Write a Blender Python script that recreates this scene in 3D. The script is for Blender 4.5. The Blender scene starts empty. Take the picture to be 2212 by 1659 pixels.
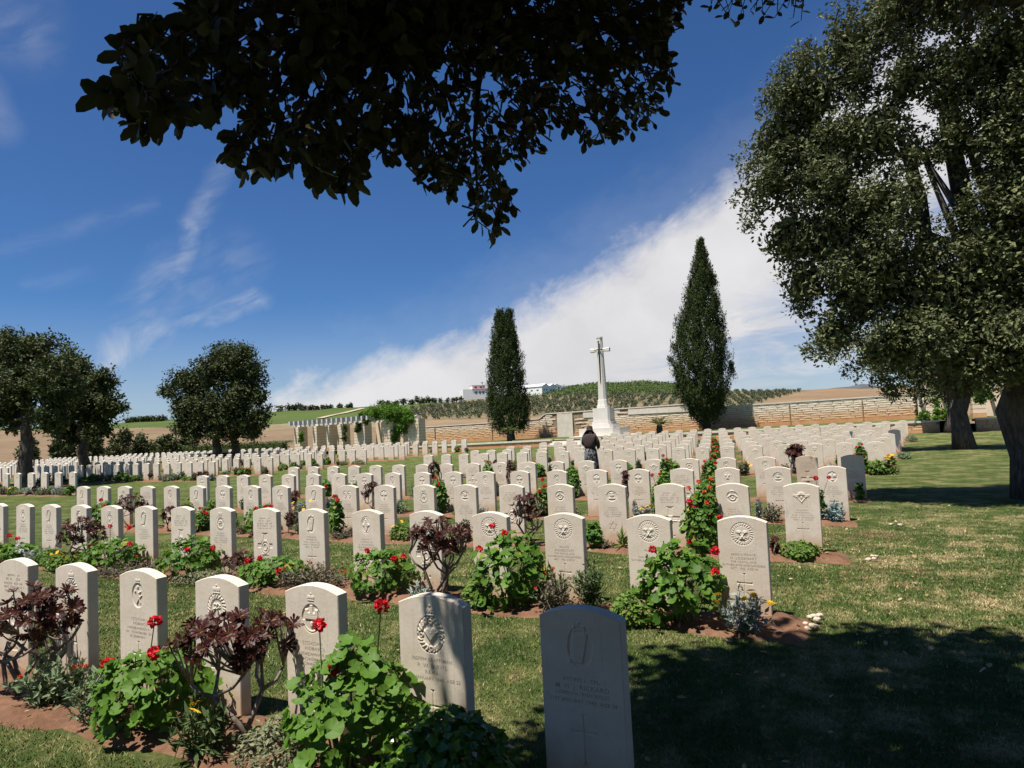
import bpy, math, random
import numpy as np
from mathutils import Matrix, Vector

random.seed(7)
rng = np.random.default_rng(7)
SC = bpy.context.scene
COL = SC.collection
R = math.radians

# ------------------------------------------------------------------ camera
F, PITCH, ROLL, EYE, TH = 675.58, 0.06455, 0.04856, 1.612, 0.48328
_f = np.array([0, math.cos(PITCH), math.sin(PITCH)])
_r0 = np.array([1.0, 0, 0])
_u0 = np.cross(_r0, _f)
_r = _r0 * math.cos(ROLL) - _u0 * math.sin(ROLL)
_u = _u0 * math.cos(ROLL) + _r0 * math.sin(ROLL)
cam = bpy.data.cameras.new("camera")
cam.sensor_width = 36
cam.lens = F / 1024 * 36
cam.clip_start = 0.05
cam.clip_end = 20000
camo = bpy.data.objects.new("camera", cam)
COL.objects.link(camo)
m = Matrix.Identity(4)
for i in range(3):
    m[i][0], m[i][1], m[i][2] = _r[i], _u[i], -_f[i]
m[2][3] = EYE
camo.matrix_world = m
SC.camera = camo

# ------------------------------------------------------------------ sky + sun
SUN_EL, SUN_H = 70.0, np.array([-0.80, -0.60])
SUN_H = SUN_H / np.linalg.norm(SUN_H)
SUN_DIR = np.array([SUN_H[0] * math.cos(R(SUN_EL)), SUN_H[1] * math.cos(R(SUN_EL)), math.sin(R(SUN_EL))])
SKY_STRENGTH, SUN_STRENGTH = 0.052, 5.0
SC.view_settings.view_transform = 'Standard'
SC.view_settings.look = 'None'
SC.view_settings.exposure = 0.74
SC.view_settings.gamma = 1.0
SC.view_settings.use_curve_mapping = False


def ray(px, py):                      # photo pixel (2212 wide) to a direction
    x, y = px * 1024 / 2212, py * 1024 / 2212
    return _f + _r * (x - 512) / F - _u * (y - 384) / F


def azel(px, py):
    d = ray(px, py)
    d = d / np.linalg.norm(d)
    return math.atan2(d[0], d[1]), math.asin(d[2])


class NT:
    """small node helper"""
    def __init__(self, tree):
        self.t = tree
        self.n = tree.nodes
        self.l = tree.links

    def node(self, typ, **kw):
        nd = self.n.new(typ)
        for k, v in kw.items():
            setattr(nd, k, v)
        return nd

    def put(self, sock, v):
        if isinstance(v, bpy.types.NodeSocket):
            self.l.new(v, sock)
        elif v is not None:
            sock.default_value = v

    def math(self, op, a, b=None, c=None, clamp=False):
        nd = self.node('ShaderNodeMath', operation=op)
        nd.use_clamp = clamp
        self.put(nd.inputs[0], a)
        if b is not None: self.put(nd.inputs[1], b)
        if c is not None: self.put(nd.inputs[2], c)
        return nd.outputs[0]

    def mr(self, v, a, b, c=0.0, d=1.0, smooth=True):
        nd = self.node('ShaderNodeMapRange')
        nd.interpolation_type = 'SMOOTHSTEP' if smooth else 'LINEAR'
        for i, x in enumerate((v, a, b, c, d)):
            self.put(nd.inputs[i], x)
        return nd.outputs[0]

    def noise(self, vec=None, scale=5.0, detail=4.0, rough=0.55, dist=0.0):
        nd = self.node('ShaderNodeTexNoise')
        if vec is not None: self.put(nd.inputs['Vector'], vec)
        nd.inputs['Scale'].default_value = scale
        nd.inputs['Detail'].default_value = detail
        nd.inputs['Roughness'].default_value = rough
        nd.inputs['Distortion'].default_value = dist
        return nd.outputs[0]

    def mix(self, fac, a, b, mode='MIX'):
        nd = self.node('ShaderNodeMix', data_type='RGBA', blend_type=mode)
        self.put(nd.inputs[0], fac)
        self.put(nd.inputs[6], c4(a))
        self.put(nd.inputs[7], c4(b))
        return nd.outputs[2]

    def xyz(self, x, y, z):
        nd = self.node('ShaderNodeCombineXYZ')
        for i, v in enumerate((x, y, z)):
            self.put(nd.inputs[i], v)
        return nd.outputs[0]


def c4(c):
    if isinstance(c, (tuple, list)) and len(c) == 3:
        return (c[0], c[1], c[2], 1.0)
    return c


def build_world():
    w = bpy.data.worlds.new("World")
    SC.world = w
    w.use_nodes = True
    k = NT(w.node_tree)
    k.n.clear()
    out = k.node('ShaderNodeOutputWorld')
    bg = k.node('ShaderNodeBackground')
    sky = k.node('ShaderNodeTexSky', sky_type='NISHITA')
    sky.sun_disc = False
    sky.sun_elevation = R(SUN_EL)
    sky.sun_rotation = math.atan2(SUN_H[0], SUN_H[1])
    sky.altitude = 200
    sky.air_density = 1.0
    sky.dust_density = 0.25
    sky.ozone_density = 3.0
    tc = k.node('ShaderNodeTexCoord')
    sep = k.node('ShaderNodeSeparateXYZ')
    k.put(sep.inputs[0], tc.outputs['Generated'])
    x, y, z = sep.outputs
    az = k.math('ARCTAN2', x, y)
    el = k.math('ARCSINE', z)
    # warped sky coordinates for the clouds
    p = k.xyz(az, el, 0.0)
    n1 = k.noise(p, 3.2, 6, 0.6, 0.4)
    n2 = k.noise(p, 11.0, 6, 0.6, 0.6)
    n3 = k.noise(k.xyz(k.math('MULTIPLY', az, 2.0), k.math('MULTIPLY', el, 7.0), 3.1), 4.0, 7, 0.62, 0.8)
    fine = k.noise(p, 34.0, 5, 0.6, 0.5)
    fib = k.noise(k.xyz(k.math('ADD', k.math('MULTIPLY', az, 5.0), k.math('MULTIPLY', el, 9.0)), k.math('SUBTRACT', k.math('MULTIPLY', el, 16.0), k.math('MULTIPLY', az, 11.0)), 2.0), 1.6, 6, 0.65, 0.4)
    # the big cloud bank: everything below a line rising towards the right
    a0, e0 = azel(600, 868)
    a1, e1 = azel(1640, 335)
    # slope in two pieces: gentle near the horizon, steep higher up
    sl = (e1 - e0) / (a1 - a0)
    bow = k.math('MULTIPLY', k.math('MULTIPLY', k.math('SUBTRACT', az, a0), k.math('SUBTRACT', az, a1)), 0.25)
    edge = k.math('ADD', k.math('MULTIPLY_ADD', k.math('SUBTRACT', az, a0), sl, e0 + 0.022), bow)
    wob = k.math('ADD', k.math('MULTIPLY', k.math('SUBTRACT', n1, 0.5), 0.10),
                 k.math('ADD', k.math('MULTIPLY', k.math('SUBTRACT', n2, 0.5), 0.045),
                        k.math('ADD', k.math('MULTIPLY', k.math('SUBTRACT', fine, 0.5), 0.03), k.math('MULTIPLY', k.math('SUBTRACT', fib, 0.5), 0.07))))
    dist = k.math('ADD', k.math('SUBTRACT', edge, el), wob)
    bank = k.mr(dist, -0.022, 0.062)
    veil = k.mr(dist, -0.11, 0.03, 0, 0.13)
    # bank thins out towards its lower edge (bluish gap above the horizon on the right)
    low = k.mr(k.math('SUBTRACT', k.math('SUBTRACT', edge, el), k.math('MULTIPLY', n3, 0.10)), 0.12, 0.24, 1.0, 0.40)
    low2 = k.mr(n3, 0.42, 0.66, 0.0, 0.28)
    bank = k.math('MULTIPLY', bank, k.math('ADD', low, low2, clamp=True))
    bank = k.math('MAXIMUM', bank, veil)
    # the bank has an end of its own: open blue sky overhead and behind
    bank = k.math('MULTIPLY', bank, k.math('MULTIPLY', k.mr(az, 0.72, 1.05, 1.0, 0.0), k.mr(el, 0.36, 0.55, 1.0, 0.0)))
    bank = k.math('MULTIPLY', bank, k.mr(az, -1.3, -0.8, 0.0, 1.0))
    # wisps
    def seg(pa, pb, wid, amp, grain):
        (ax, ay), (bx, by) = azel(*pa), azel(*pb)
        dx, dy = bx - ax, by - ay
        L2 = dx * dx + dy * dy
        ox = k.math('ADD', k.math('SUBTRACT', az, ax), k.math('MULTIPLY', k.math('SUBTRACT', n2, 0.5), 0.05))
        oy = k.math('ADD', k.math('SUBTRACT', el, ay), k.math('MULTIPLY', k.math('SUBTRACT', n1, 0.5), 0.06))
        t = k.math('DIVIDE', k.math('ADD', k.math('MULTIPLY', ox, dx), k.math('MULTIPLY', oy, dy)), L2, clamp=True)
        qx = k.math('SUBTRACT', ox, k.math('MULTIPLY', t, dx))
        qy = k.math('SUBTRACT', oy, k.math('MULTIPLY', t, dy))
        dd = k.math('SQRT', k.math('ADD', k.math('MULTIPLY', qx, qx), k.math('MULTIPLY', qy, qy)))
        g = k.mr(dd, 0.0, wid, 1.0, 0.0)
        return k.math('MULTIPLY', k.math('MULTIPLY', g, amp * 0.82), k.mr(grain, 0.32, 0.70, 0.12, 1.0))
    L = math.hypot(0.3, 0.1)
    st = k.noise(k.xyz(k.math('ADD', k.math('MULTIPLY', az, 9.0), k.math('MULTIPLY', el, 5.0)),
                       k.math('SUBTRACT', k.math('MULTIPLY', el, 26.0), k.math('MULTIPLY', az, 14.0)), 0.0), 1.4, 6, 0.6, 0.5)
    ws = [seg((215, 790), (330, 715), 0.045, 0.62, n2), seg((300, 735), (560, 640), 0.024, 0.45, st),
          seg((480, 370), (425, 480), 0.026, 0.26, st), seg((425, 480), (370, 600), 0.024, 0.34, st),
          seg((370, 560), (270, 700), 0.04, 0.25, st), seg((500, 560), (380, 690), 0.07, 0.14, st),
          seg((0, 540), (330, 430), 0.016, 0.09, st), seg((-40, 30), (60, 60), 0.06, 0.16, st),
          seg((-30, 180), (5, 260), 0.03, 0.26, n2), seg((60, 610), (180, 580), 0.014, 0.08, st),
          seg((330, 830), (480, 740), 0.03, 0.30, st), seg((240, 870), (420, 800), 0.03, 0.32, st)]
    wsum = ws[0]
    for s in ws[1:]:
        wsum = k.math('MAXIMUM', wsum, s)
    horizon = k.mr(el, 0.0, 0.20, 0.34, 0.0)
    cl = k.math('MAXIMUM', k.math('MAXIMUM', bank, wsum), horizon, clamp=True)
    tone = k.mr(k.math('ADD', n1, k.math('MULTIPLY', n2, 0.5)), 0.55, 0.95, 0.90, 1.03)
    skyc = k.mix(1.0, sky.outputs[0], (0.46, 0.745, 1.10), 'MULTIPLY')
    cloudc = k.mix(1.0, (8.9, 8.8, 9.0), k.xyz(tone, tone, tone), 'MULTIPLY')
    col = k.mix(cl, skyc, cloudc)
    k.put(bg.inputs[0], col)
    bg.inputs[1].default_value = SKY_STRENGTH
    k.l.new(bg.outputs[0], out.inputs[0])


build_world()
sl_ = bpy.data.lights.new("sun", 'SUN')
sl_.energy = SUN_STRENGTH
sl_.angle = R(0.53)
sl_.color = (1.0, 0.945, 0.86)
sun = bpy.data.objects.new("sun", sl_)
COL.objects.link(sun)
sun.rotation_euler = Vector(SUN_DIR).to_track_quat('Z', 'Y').to_euler()

# ------------------------------------------------------------------ site coordinates
NV = np.array([math.sin(TH), math.cos(TH)])       # across the rows, away from the camera
UV = np.array([math.cos(TH), -math.sin(TH)])      # along the rows, towards the big trees
ROT = -TH                                          # z rotation of things that face down the rows


def sstep(a, b, x):
    t = np.clip((np.asarray(x, float) - a) / (b - a), 0, 1)
    return t * t * (3 - 2 * t)


def gz(n, t):
    """height of the lawn"""
    return sstep(22, 41, n) * (0.24 + 0.0025 * np.clip(np.asarray(t) + 25, -20, 30)) + 0.0


def tz(t):
    """height of the terrace behind the low wall"""
    return 0.62 + 0.0107 * (np.clip(np.asarray(t, float), -48, 14) + 22)


def xy(n, t):
    return n * NV + t * UV


def P3(n, t, z=0.0):
    q = xy(n, t)
    return np.array([q[0], q[1], z])


def at_n(px, py, n):                  # where the sight line through a photo pixel meets row plane n
    d = ray(px, py)
    s = n / (d[:2] @ NV)
    q = d * s
    return float(q[:2] @ UV), float(q[2] + EYE)


def t_at(px, n, zz=0.0):              # position along row n seen at photo column px (at ground height)
    t = 0.0
    lo, hi = -90, 30
    for _ in range(50):
        t = (lo + hi) / 2
        X = P3(n, t, zz) - np.array([0, 0, EYE])
        zc = X @ _f
        x = (512 + F * (X @ _r) / zc) if zc > 0.05 else (1e9 if t > 0 else -1e9)
        if x * 2212 / 1024 < px: lo = t
        else: hi = t
    return t


# ------------------------------------------------------------------ object helpers
class MB:
    """collects shapes and links them as ONE mesh object"""
    def __init__(self):
        self.V, self.Fc, self.M, self.n = [], [], [], 0

    def add(self, v, f, mat=0):
        v = np.asarray(v, float).reshape(-1, 3)
        o = self.n
        self.V.append(v)
        for q in f:
            self.Fc.append(tuple(int(i) + o for i in q))
        self.M.extend([mat] * len(f))
        self.n += len(v)
        return self

    def box(self, c, s, rz=0.0, mat=0, taper=1.0):
        sx, sy, sz = s[0] / 2, s[1] / 2, s[2] / 2
        v = []
        for z, k in ((-sz, 1.0), (sz, taper)):
            for x, y in ((-sx, -sy), (sx, -sy), (sx, sy), (-sx, sy)):
                v.append((x * k, y * k, z))
        v = np.array(v)
        cr, sr = math.cos(rz), math.sin(rz)
        v = np.c_[v[:, 0] * cr - v[:, 1] * sr, v[:, 0] * sr + v[:, 1] * cr, v[:, 2]] + np.asarray(c)
        return self.add(v, [(3, 2, 1, 0), (4, 5, 6, 7), (0, 1, 5, 4), (1, 2, 6, 5), (2, 3, 7, 6), (3, 0, 4, 7)], mat)

    def tube(self, pts, rad, seg=6, mat=0, cap=True):
        pts = np.asarray(pts, float)
        k = len(pts)
        rad = np.broadcast_to(np.asarray(rad, float), (k,))
        d = np.gradient(pts, axis=0)
        d /= np.linalg.norm(d, axis=1)[:, None] + 1e-9
        ref = np.array([0, 0, 1.0]) if abs(d[0][2]) < 0.9 else np.array([1.0, 0, 0])
        V = []
        for i in range(k):
            a = np.cross(d[i], ref)
            a /= np.linalg.norm(a) + 1e-9
            b = np.cross(d[i], a)
            ref = np.cross(a, d[i])
            ang = np.linspace(0, 2 * np.pi, seg, endpoint=False)
            V.append(pts[i] + rad[i] * (np.cos(ang)[:, None] * a + np.sin(ang)[:, None] * b))
        f = []
        for i in range(k - 1):
            for j in range(seg):
                a, b = i * seg + j, i * seg + (j + 1) % seg
                f.append((a, b, b + seg, a + seg))
        if cap:
            f.append(tuple(range(seg - 1, -1, -1)))
            f.append(tuple((k - 1) * seg + j for j in range(seg)))
        return self.add(np.concatenate(V), f, mat)

    def rings(self, rings, mat=0, cap=True):
        """loft of rings with equal point counts"""
        s = len(rings[0])
        f = []
        for i in range(len(rings) - 1):
            for j in range(s):
                a, b = i * s + j, i * s + (j + 1) % s
                f.append((a, b, b + s, a + s))
        if cap:
            f.append(tuple(range(s - 1, -1, -1)))
            f.append(tuple((len(rings) - 1) * s + j for j in range(s)))
        return self.add(np.concatenate([np.asarray(r, float) for r in rings]), f, mat)

    def mesh(self, name, mats, smooth=False):
        me = bpy.data.meshes.new(name)
        me.from_pydata(np.concatenate(self.V).tolist() if self.V else [], [], self.Fc)
        for mt in mats:
            me.materials.append(mt)
        if len(mats) > 1:
            me.polygons.foreach_set('material_index', np.array(self.M, dtype=np.int32))
        if smooth:
            me.polygons.foreach_set('use_smooth', np.ones(len(me.polygons), dtype=bool))
        me.update()
        return me

    def build(self, name, mats, parent=None, smooth=False, loc=None, rz=None):
        if not isinstance(mats, (list, tuple)): mats = [mats]
        return obj(name, self.mesh(name, mats, smooth), parent, loc, rz)


def obj(name, data, parent=None, loc=None, rz=None):
    o = bpy.data.objects.new(name, data)
    COL.objects.link(o)
    if parent is not None: o.parent = parent
    if loc is not None: o.location = tuple(float(v) for v in loc)
    if rz is not None: o.rotation_euler = (0, 0, rz)
    return o


LABELS = {}


def tag(o, label=None, cat=None, group=None, kind=None):
    if label:
        o['label'] = label
        LABELS.setdefault(label, []).append(o.name)
    if cat: o['category'] = cat
    if group: o['group'] = group
    if kind: o['kind'] = kind
    return o


def thing(name, label, cat, loc=(0, 0, 0), rz=0.0, group=None):
    return tag(obj(name, None, None, loc, rz), label, cat, group)


KIDS = {}


def copy_tree(o):
    """a thing with its parts and their sub-parts, linked under the scene"""
    def cp(a, parent):
        c = a.copy()
        COL.objects.link(c)
        if parent is not None: c.parent = parent
        for ch in a.children:
            cp(ch, c)
        return c
    return cp(o, None)


def npmesh(name, V, F4, mats, smooth=False, midx=None):
    """fast mesh from arrays: V (N,3), F4 (M,k)"""
    me = bpy.data.meshes.new(name)
    V = np.asarray(V, np.float32)
    F4 = np.asarray(F4, np.int32)
    kf = F4.shape[1]
    me.vertices.add(len(V))
    me.vertices.foreach_set('co', V.ravel())
    me.loops.add(F4.size)
    me.loops.foreach_set('vertex_index', F4.ravel())
    me.polygons.add(len(F4))
    me.polygons.foreach_set('loop_start', np.arange(0, F4.size, kf, dtype=np.int32))
    if midx is not None:
        me.polygons.foreach_set('material_index', np.asarray(midx, np.int32))
    me.polygons.foreach_set('use_smooth', np.full(len(F4), smooth, dtype=bool))
    if not isinstance(mats, (list, tuple)): mats = [mats]
    for mt in mats: me.materials.append(mt)
    me.update(calc_edges=True)
    return me


def unit(a):
    return a / (np.linalg.norm(a, axis=-1, keepdims=True) + 1e-9)


def inst(T, TF, pos, nrm, xdir=None, scale=1.0, g=None):
    """copies of a leaf template T (x along the leaf, z its normal) at pos; returns V, F"""
    g = g or rng
    N = len(pos)
    T = np.asarray(T, float)
    TF = np.asarray(TF, int)
    Z = unit(np.asarray(nrm, float))
    X = np.asarray(xdir, float) if xdir is not None else g.normal(size=(N, 3))
    X = unit(X - (X * Z).sum(1, keepdims=True) * Z)
    Y = np.cross(Z, X)
    s = np.broadcast_to(np.asarray(scale, float), (N,))[:, None, None]
    V = (T[None, :, 0:1] * X[:, None] + T[None, :, 1:2] * Y[:, None] + T[None, :, 2:3] * Z[:, None]) * s + np.asarray(pos)[:, None]
    Fa = TF[None] + (np.arange(N) * len(T))[:, None, None]
    return V.reshape(-1, 3), Fa.reshape(-1, TF.shape[1])


RHOMB = np.array([(0, 0, 0), (0.45, -0.26, 0.07), (1, 0, -0.05), (0.45, 0.26, 0.07)])
RHOMB_F = np.array([(0, 1, 2, 3)])
# a rounded oval leaf, folded slightly along its midrib
OVAL = np.array([(0, 0, 0), (.22, -.2, .03), (.55, -.29, .05), (.85, -.19, .02), (1, 0, -.04), (.85, .19, .02), (.55, .29, .05), (.22, .2, .03), (.5, 0, -.02)])
OVAL_F = np.array([(0, 1, 8, 8), (1, 2, 8, 8), (2, 3, 8, 8), (3, 4, 8, 8), (4, 5, 8, 8), (5, 6, 8, 8), (6, 7, 8, 8), (7, 0, 8, 8)])[:, :3]
SPAT = np.array([(0, 0, 0), (.35, -.10, .05), (.8, -.22, .12), (1, 0, .1), (.8, .22, .12), (.35, .10, .05)])
SPAT_F = np.array([(0, 1, 4, 5), (1, 2, 3, 4)])
BLADE = np.array([(0, -.06, 0), (0, .06, 0), (.55, .07, .06), (.55, -.07, .06), (1, 0, .02)])


# ------------------------------------------------------------------ materials
def base_mat(name):
    mt = bpy.data.materials.new(name)
    mt.use_nodes = True
    k = NT(mt.node_tree)
    bs = mt.node_tree.nodes['Principled BSDF']
    return mt, k, bs


def bump(k, bs, h, strength=0.3, dist=0.01):
    b = k.node('ShaderNodeBump')
    b.inputs['Strength'].default_value = strength
    b.inputs['Distance'].default_value = dist
    k.put(b.inputs['Height'], h)
    k.l.new(b.outputs[0], bs.inputs['Normal'])


def coords(k, which='Object'):
    return k.node('ShaderNodeTexCoord').outputs[which]


def mat_stone(name, a, b, scale=6.0, rough=0.8, grime=None, soil=False, bmp=0.25):
    mt, k, bs = base_mat(name)
    co = coords(k)
    n = k.noise(co, scale, 6, 0.6)
    n2 = k.noise(co, scale * 9, 4, 0.6)
    col = k.mix(k.mr(n, 0.3, 0.7), a, b)
    col = k.mix(k.math('MULTIPLY', k.mr(n2, 0.55, 0.75), 0.35), col, tuple(x * 0.72 for x in a))
    if grime is not None or soil:
        oi = k.node('ShaderNodeObjectInfo')
        sep = k.node('ShaderNodeSeparateXYZ')
        k.put(sep.inputs[0], co)
        rnd = oi.outputs['Random']
        # soft weathering differs from one stone to the next
        col = k.mix(k.math('MULTIPLY', rnd, 0.22), col, tuple(x * f for x, f in zip(a, (0.80, 0.76, 0.70))))
        if soil:   # splashed red earth on the foot of the stone
            h = k.math('ADD', sep.outputs[2], k.math('MULTIPLY', k.noise(co, 9, 4, 0.6), 0.22))
            col = k.mix(k.mr(h, 0.12, 0.40, 0.72, 0.0), col, (0.43, 0.265, 0.14))
        if soil:   # long rain streaks
            stv = k.noise(k.xyz(k.math('MULTIPLY', sep.outputs[0], 22.0), k.math('MULTIPLY', rnd, 40.0), k.math('MULTIPLY', sep.outputs[2], 1.4)), 2.0, 5, 0.6)
            col = k.mix(k.mr(stv, 0.55, 0.75, 0.0, 0.35), col, (0.40, 0.345, 0.27))
        if grime is not None:   # grey lichen blooms
            v = k.noise(k.xyz(sep.outputs[0], k.math('ADD', sep.outputs[1], k.math('MULTIPLY', rnd, 31.0)), sep.outputs[2]), 5.0, 7, 0.68)
            col = k.mix(k.mr(v, 0.60, 0.74, 0.0, 0.55), col, grime)
    k.put(bs.inputs['Base Color'], col)
    bs.inputs['Roughness'].default_value = rough
    bs.inputs['Specular IOR Level'].default_value = 0.25
    bump(k, bs, k.math('ADD', n2, k.math('MULTIPLY', n, 0.6)), bmp, 0.004)
    return mt


def mat_leaf(name, dark, light, trans=0.25, rough=0.5, spec=0.35, hue=None, hue_amt=0.0):
    mt, k, bs = base_mat(name)
    out = [n for n in k.n if n.type == 'OUTPUT_MATERIAL'][0]
    gi = k.node('ShaderNodeNewGeometry')
    rnd = gi.outputs['Random Per Island']
    col = k.mix(rnd, dark, light)
    if hue is not None:
        col = k.mix(k.mr(rnd, 1 - hue_amt, 1 - hue_amt + 0.01), col, hue)
    vein = k.noise(coords(k), 60, 2, 0.5)
    col = k.mix(k.math('MULTIPLY', vein, 0.3), col, dark)
    k.put(bs.inputs['Base Color'], col)
    bs.inputs['Roughness'].default_value = rough
    bs.inputs['Specular IOR Level'].default_value = spec
    if trans > 0:
        tr = k.node('ShaderNodeBsdfTranslucent')
        k.put(tr.inputs[0], k.mix(0.5, col, light))
        mx = k.node('ShaderNodeMixShader')
        mx.inputs[0].default_value = trans
        k.l.new(bs.outputs[0], mx.inputs[1])
        k.l.new(tr.outputs[0], mx.inputs[2])
        k.l.new(mx.outputs[0], out.inputs[0])
    return mt


def mat_plain(name, a, rough=0.6, metal=0.0, var=0.25, scale=12.0, bmp=0.0):
    mt, k, bs = base_mat(name)
    n = k.noise(coords(k), scale, 4, 0.6)
    k.put(bs.inputs['Base Color'], k.mix(k.mr(n, 0.3, 0.7), tuple(x * (1 - var) for x in a), tuple(min(1, x * (1 + var)) for x in a)))
    bs.inputs['Roughness'].default_value = rough
    bs.inputs['Metallic'].default_value = metal
    if bmp: bump(k, bs, n, bmp, 0.01)
    return mt


def mat_bark(name, a, b):
    mt, k, bs = base_mat(name)
    co = coords(k)
    mp = k.node('ShaderNodeMapping')
    mp.inputs['Scale'].default_value = (9, 9, 1.6)
    k.put(mp.inputs[0], co)
    n = k.noise(mp.outputs[0], 2.0, 7, 0.65, 0.4)
    n2 = k.noise(co, 1.3, 4, 0.6)
    col = k.mix(k.mr(n, 0.35, 0.68), a, b)
    col = k.mix(k.mr(n2, 0.5, 0.75, 0, 0.5), col, tuple(min(1, x * 1.6) for x in b))
    k.put(bs.inputs['Base Color'], col)
    bs.inputs['Roughness'].default_value = 0.95
    bs.inputs['Specular IOR Level'].default_value = 0.1
    bump(k, bs, n, 0.9, 0.03)
    return mt


def grass_colour(k):
    """lawn colour by place: green turf, worn straw patches beside the trees"""
    gm = k.node('ShaderNodeNewGeometry')
    p = gm.outputs['Position']
    n1 = k.noise(p, 0.35, 4, 0.6)
    n2 = k.noise(p, 1.7, 5, 0.6)
    n3 = k.noise(p, 7.0, 4, 0.65)
    sep = k.node('ShaderNodeSeparateXYZ')
    k.put(sep.inputs[0], p)
    col = k.mix(k.mr(n2, 0.30, 0.70), (0.054, 0.092, 0.020), (0.132, 0.166, 0.044))
    col = k.mix(k.mr(n3, 0.45, 0.75, 0, 0.7), col, (0.20, 0.195, 0.075))
    # worn, straw coloured ground along the tree side of the plot
    tcoord = k.math('ADD', k.math('MULTIPLY', sep.outputs[0], float(UV[0])), k.math('MULTIPLY', sep.outputs[1], float(UV[1])))
    ncoord = k.math('ADD', k.math('MULTIPLY', sep.outputs[0], float(NV[0])), k.math('MULTIPLY', sep.outputs[1], float(NV[1])))
    wear = k.math('MULTIPLY', k.mr(tcoord, -1.6, 0.6, 0.30, 1.0), k.mr(ncoord, 9.5, 14.0, 1.0, 0.55))
    straw = k.math('MULTIPLY', k.mr(k.math('ADD', n2, k.math('MULTIPLY', n3, 0.55)), 0.72, 0.98), wear)
    col = k.mix(straw, col, (0.42, 0.325, 0.175))
    soil = k.math('MULTIPLY', k.mr(k.math('ADD', n1, k.math('MULTIPLY', n3, 0.7)), 0.93, 1.05), wear)
    col = k.mix(k.math('MULTIPLY', soil, 0.7), col, (0.30, 0.17, 0.10))
    return col, n2, n3, p


def mat_lawn():
    mt, k, bs = base_mat('lawn')
    col, n2, n3, p = grass_colour(k)
    n4 = k.noise(p, 40, 3, 0.7)
    n5 = k.noise(p, 190, 2, 0.7)
    col = k.mix(k.mr(n4, 0.35, 0.7, 0.0, 0.55), col, (0.045, 0.065, 0.018))
    col = k.mix(k.mr(n5, 0.62, 0.75, 0.0, 0.45), col, (0.30, 0.27, 0.13))
    k.put(bs.inputs['Base Color'], col)
    bs.inputs['Roughness'].default_value = 0.95
    bs.inputs['Specular IOR Level'].default_value = 0.08
    bump(k, bs, k.math('ADD', n4, n5), 0.9, 0.03)
    return mt


def mat_blade():
    mt, k, bs = base_mat('grass_blades')
    col, n2, n3, p = grass_colour(k)
    gi = k.node('ShaderNodeNewGeometry')
    rnd = gi.outputs['Random Per Island']
    col = k.mix(k.mr(rnd, 0, 1, 0.0, 0.40, smooth=False), col, k.mix(1.0, col, (1.5, 1.6, 1.3), 'MULTIPLY'))
    col = k.mix(k.mr(rnd, 0.955, 0.965), col, (0.36, 0.30, 0.15))
    k.put(bs.inputs['Base Color'], col)
    bs.inputs['Roughness'].default_value = 0.6
    bs.inputs['Specular IOR Level'].default_value = 0.25
    return mt


def mat_soil(name='red_soil', a=(0.145, 0.076, 0.045), b=(0.245, 0.135, 0.082)):
    mt, k, bs = base_mat(name)
    gm = k.node('ShaderNodeNewGeometry')
    p = gm.outputs['Position']
    n = k.noise(p, 3.0, 5, 0.6)
    n2 = k.noise(p, 22, 5, 0.7)
    n3 = k.noise(p, 120, 3, 0.7)
    col = k.mix(k.mr(k.math('ADD', n, k.math('MULTIPLY', n2, 0.7)), 0.6, 1.1), a, b)
    col = k.mix(k.mr(n3, 0.66, 0.74, 0, 0.6), col, (0.48, 0.36, 0.26))
    k.put(bs.inputs['Base Color'], col)
    bs.inputs['Roughness'].default_value = 0.95
    bs.inputs['Specular IOR Level'].default_value = 0.1
    bump(k, bs, k.math('ADD', n2, k.math('MULTIPLY', n3, 0.5)), 0.8, 0.03)
    return mt


def mat_wall_stone(name='wall_rubble_stone'):
    """honey and white limestone, stained by red earth lower down"""
    mt, k, bs = base_mat(name)
    oi = k.node('ShaderNodeObjectInfo')
    gm = k.node('ShaderNodeNewGeometry')
    p = gm.outputs['Position']
    isl = gm.outputs['Random Per Island']
    rnd = k.math('FRACT', k.math('ADD', oi.outputs['Random'], isl))
    n = k.noise(p, 3.5, 6, 0.65)
    n2 = k.noise(p, 26, 4, 0.65)
    col = k.mix(rnd, (0.62, 0.53, 0.40), (0.70, 0.63, 0.52))
    col = k.mix(k.mr(n, 0.5, 0.75, 0, 0.45), col, (0.56, 0.38, 0.22))
    sep = k.node('ShaderNodeSeparateXYZ')
    k.put(sep.inputs[0], p)
    h = k.math('ADD', sep.outputs[2], k.math('MULTIPLY', k.math('SUBTRACT', n, 0.5), 1.2))
    col = k.mix(k.mr(h, 1.1, 2.25, 0.80, 0.0), col, (0.57, 0.31, 0.145))
    col = k.mix(k.mr(n2, 0.6, 0.8, 0, 0.25), col, (0.36, 0.29, 0.21))
    k.put(bs.inputs['Base Color'], col)
    bs.inputs['Roughness'].default_value = 0.95
    bs.inputs['Specular IOR Level'].default_value = 0.1
    bump(k, bs, k.math('ADD', n2, n), 0.7, 0.03)
    return mt


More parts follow.
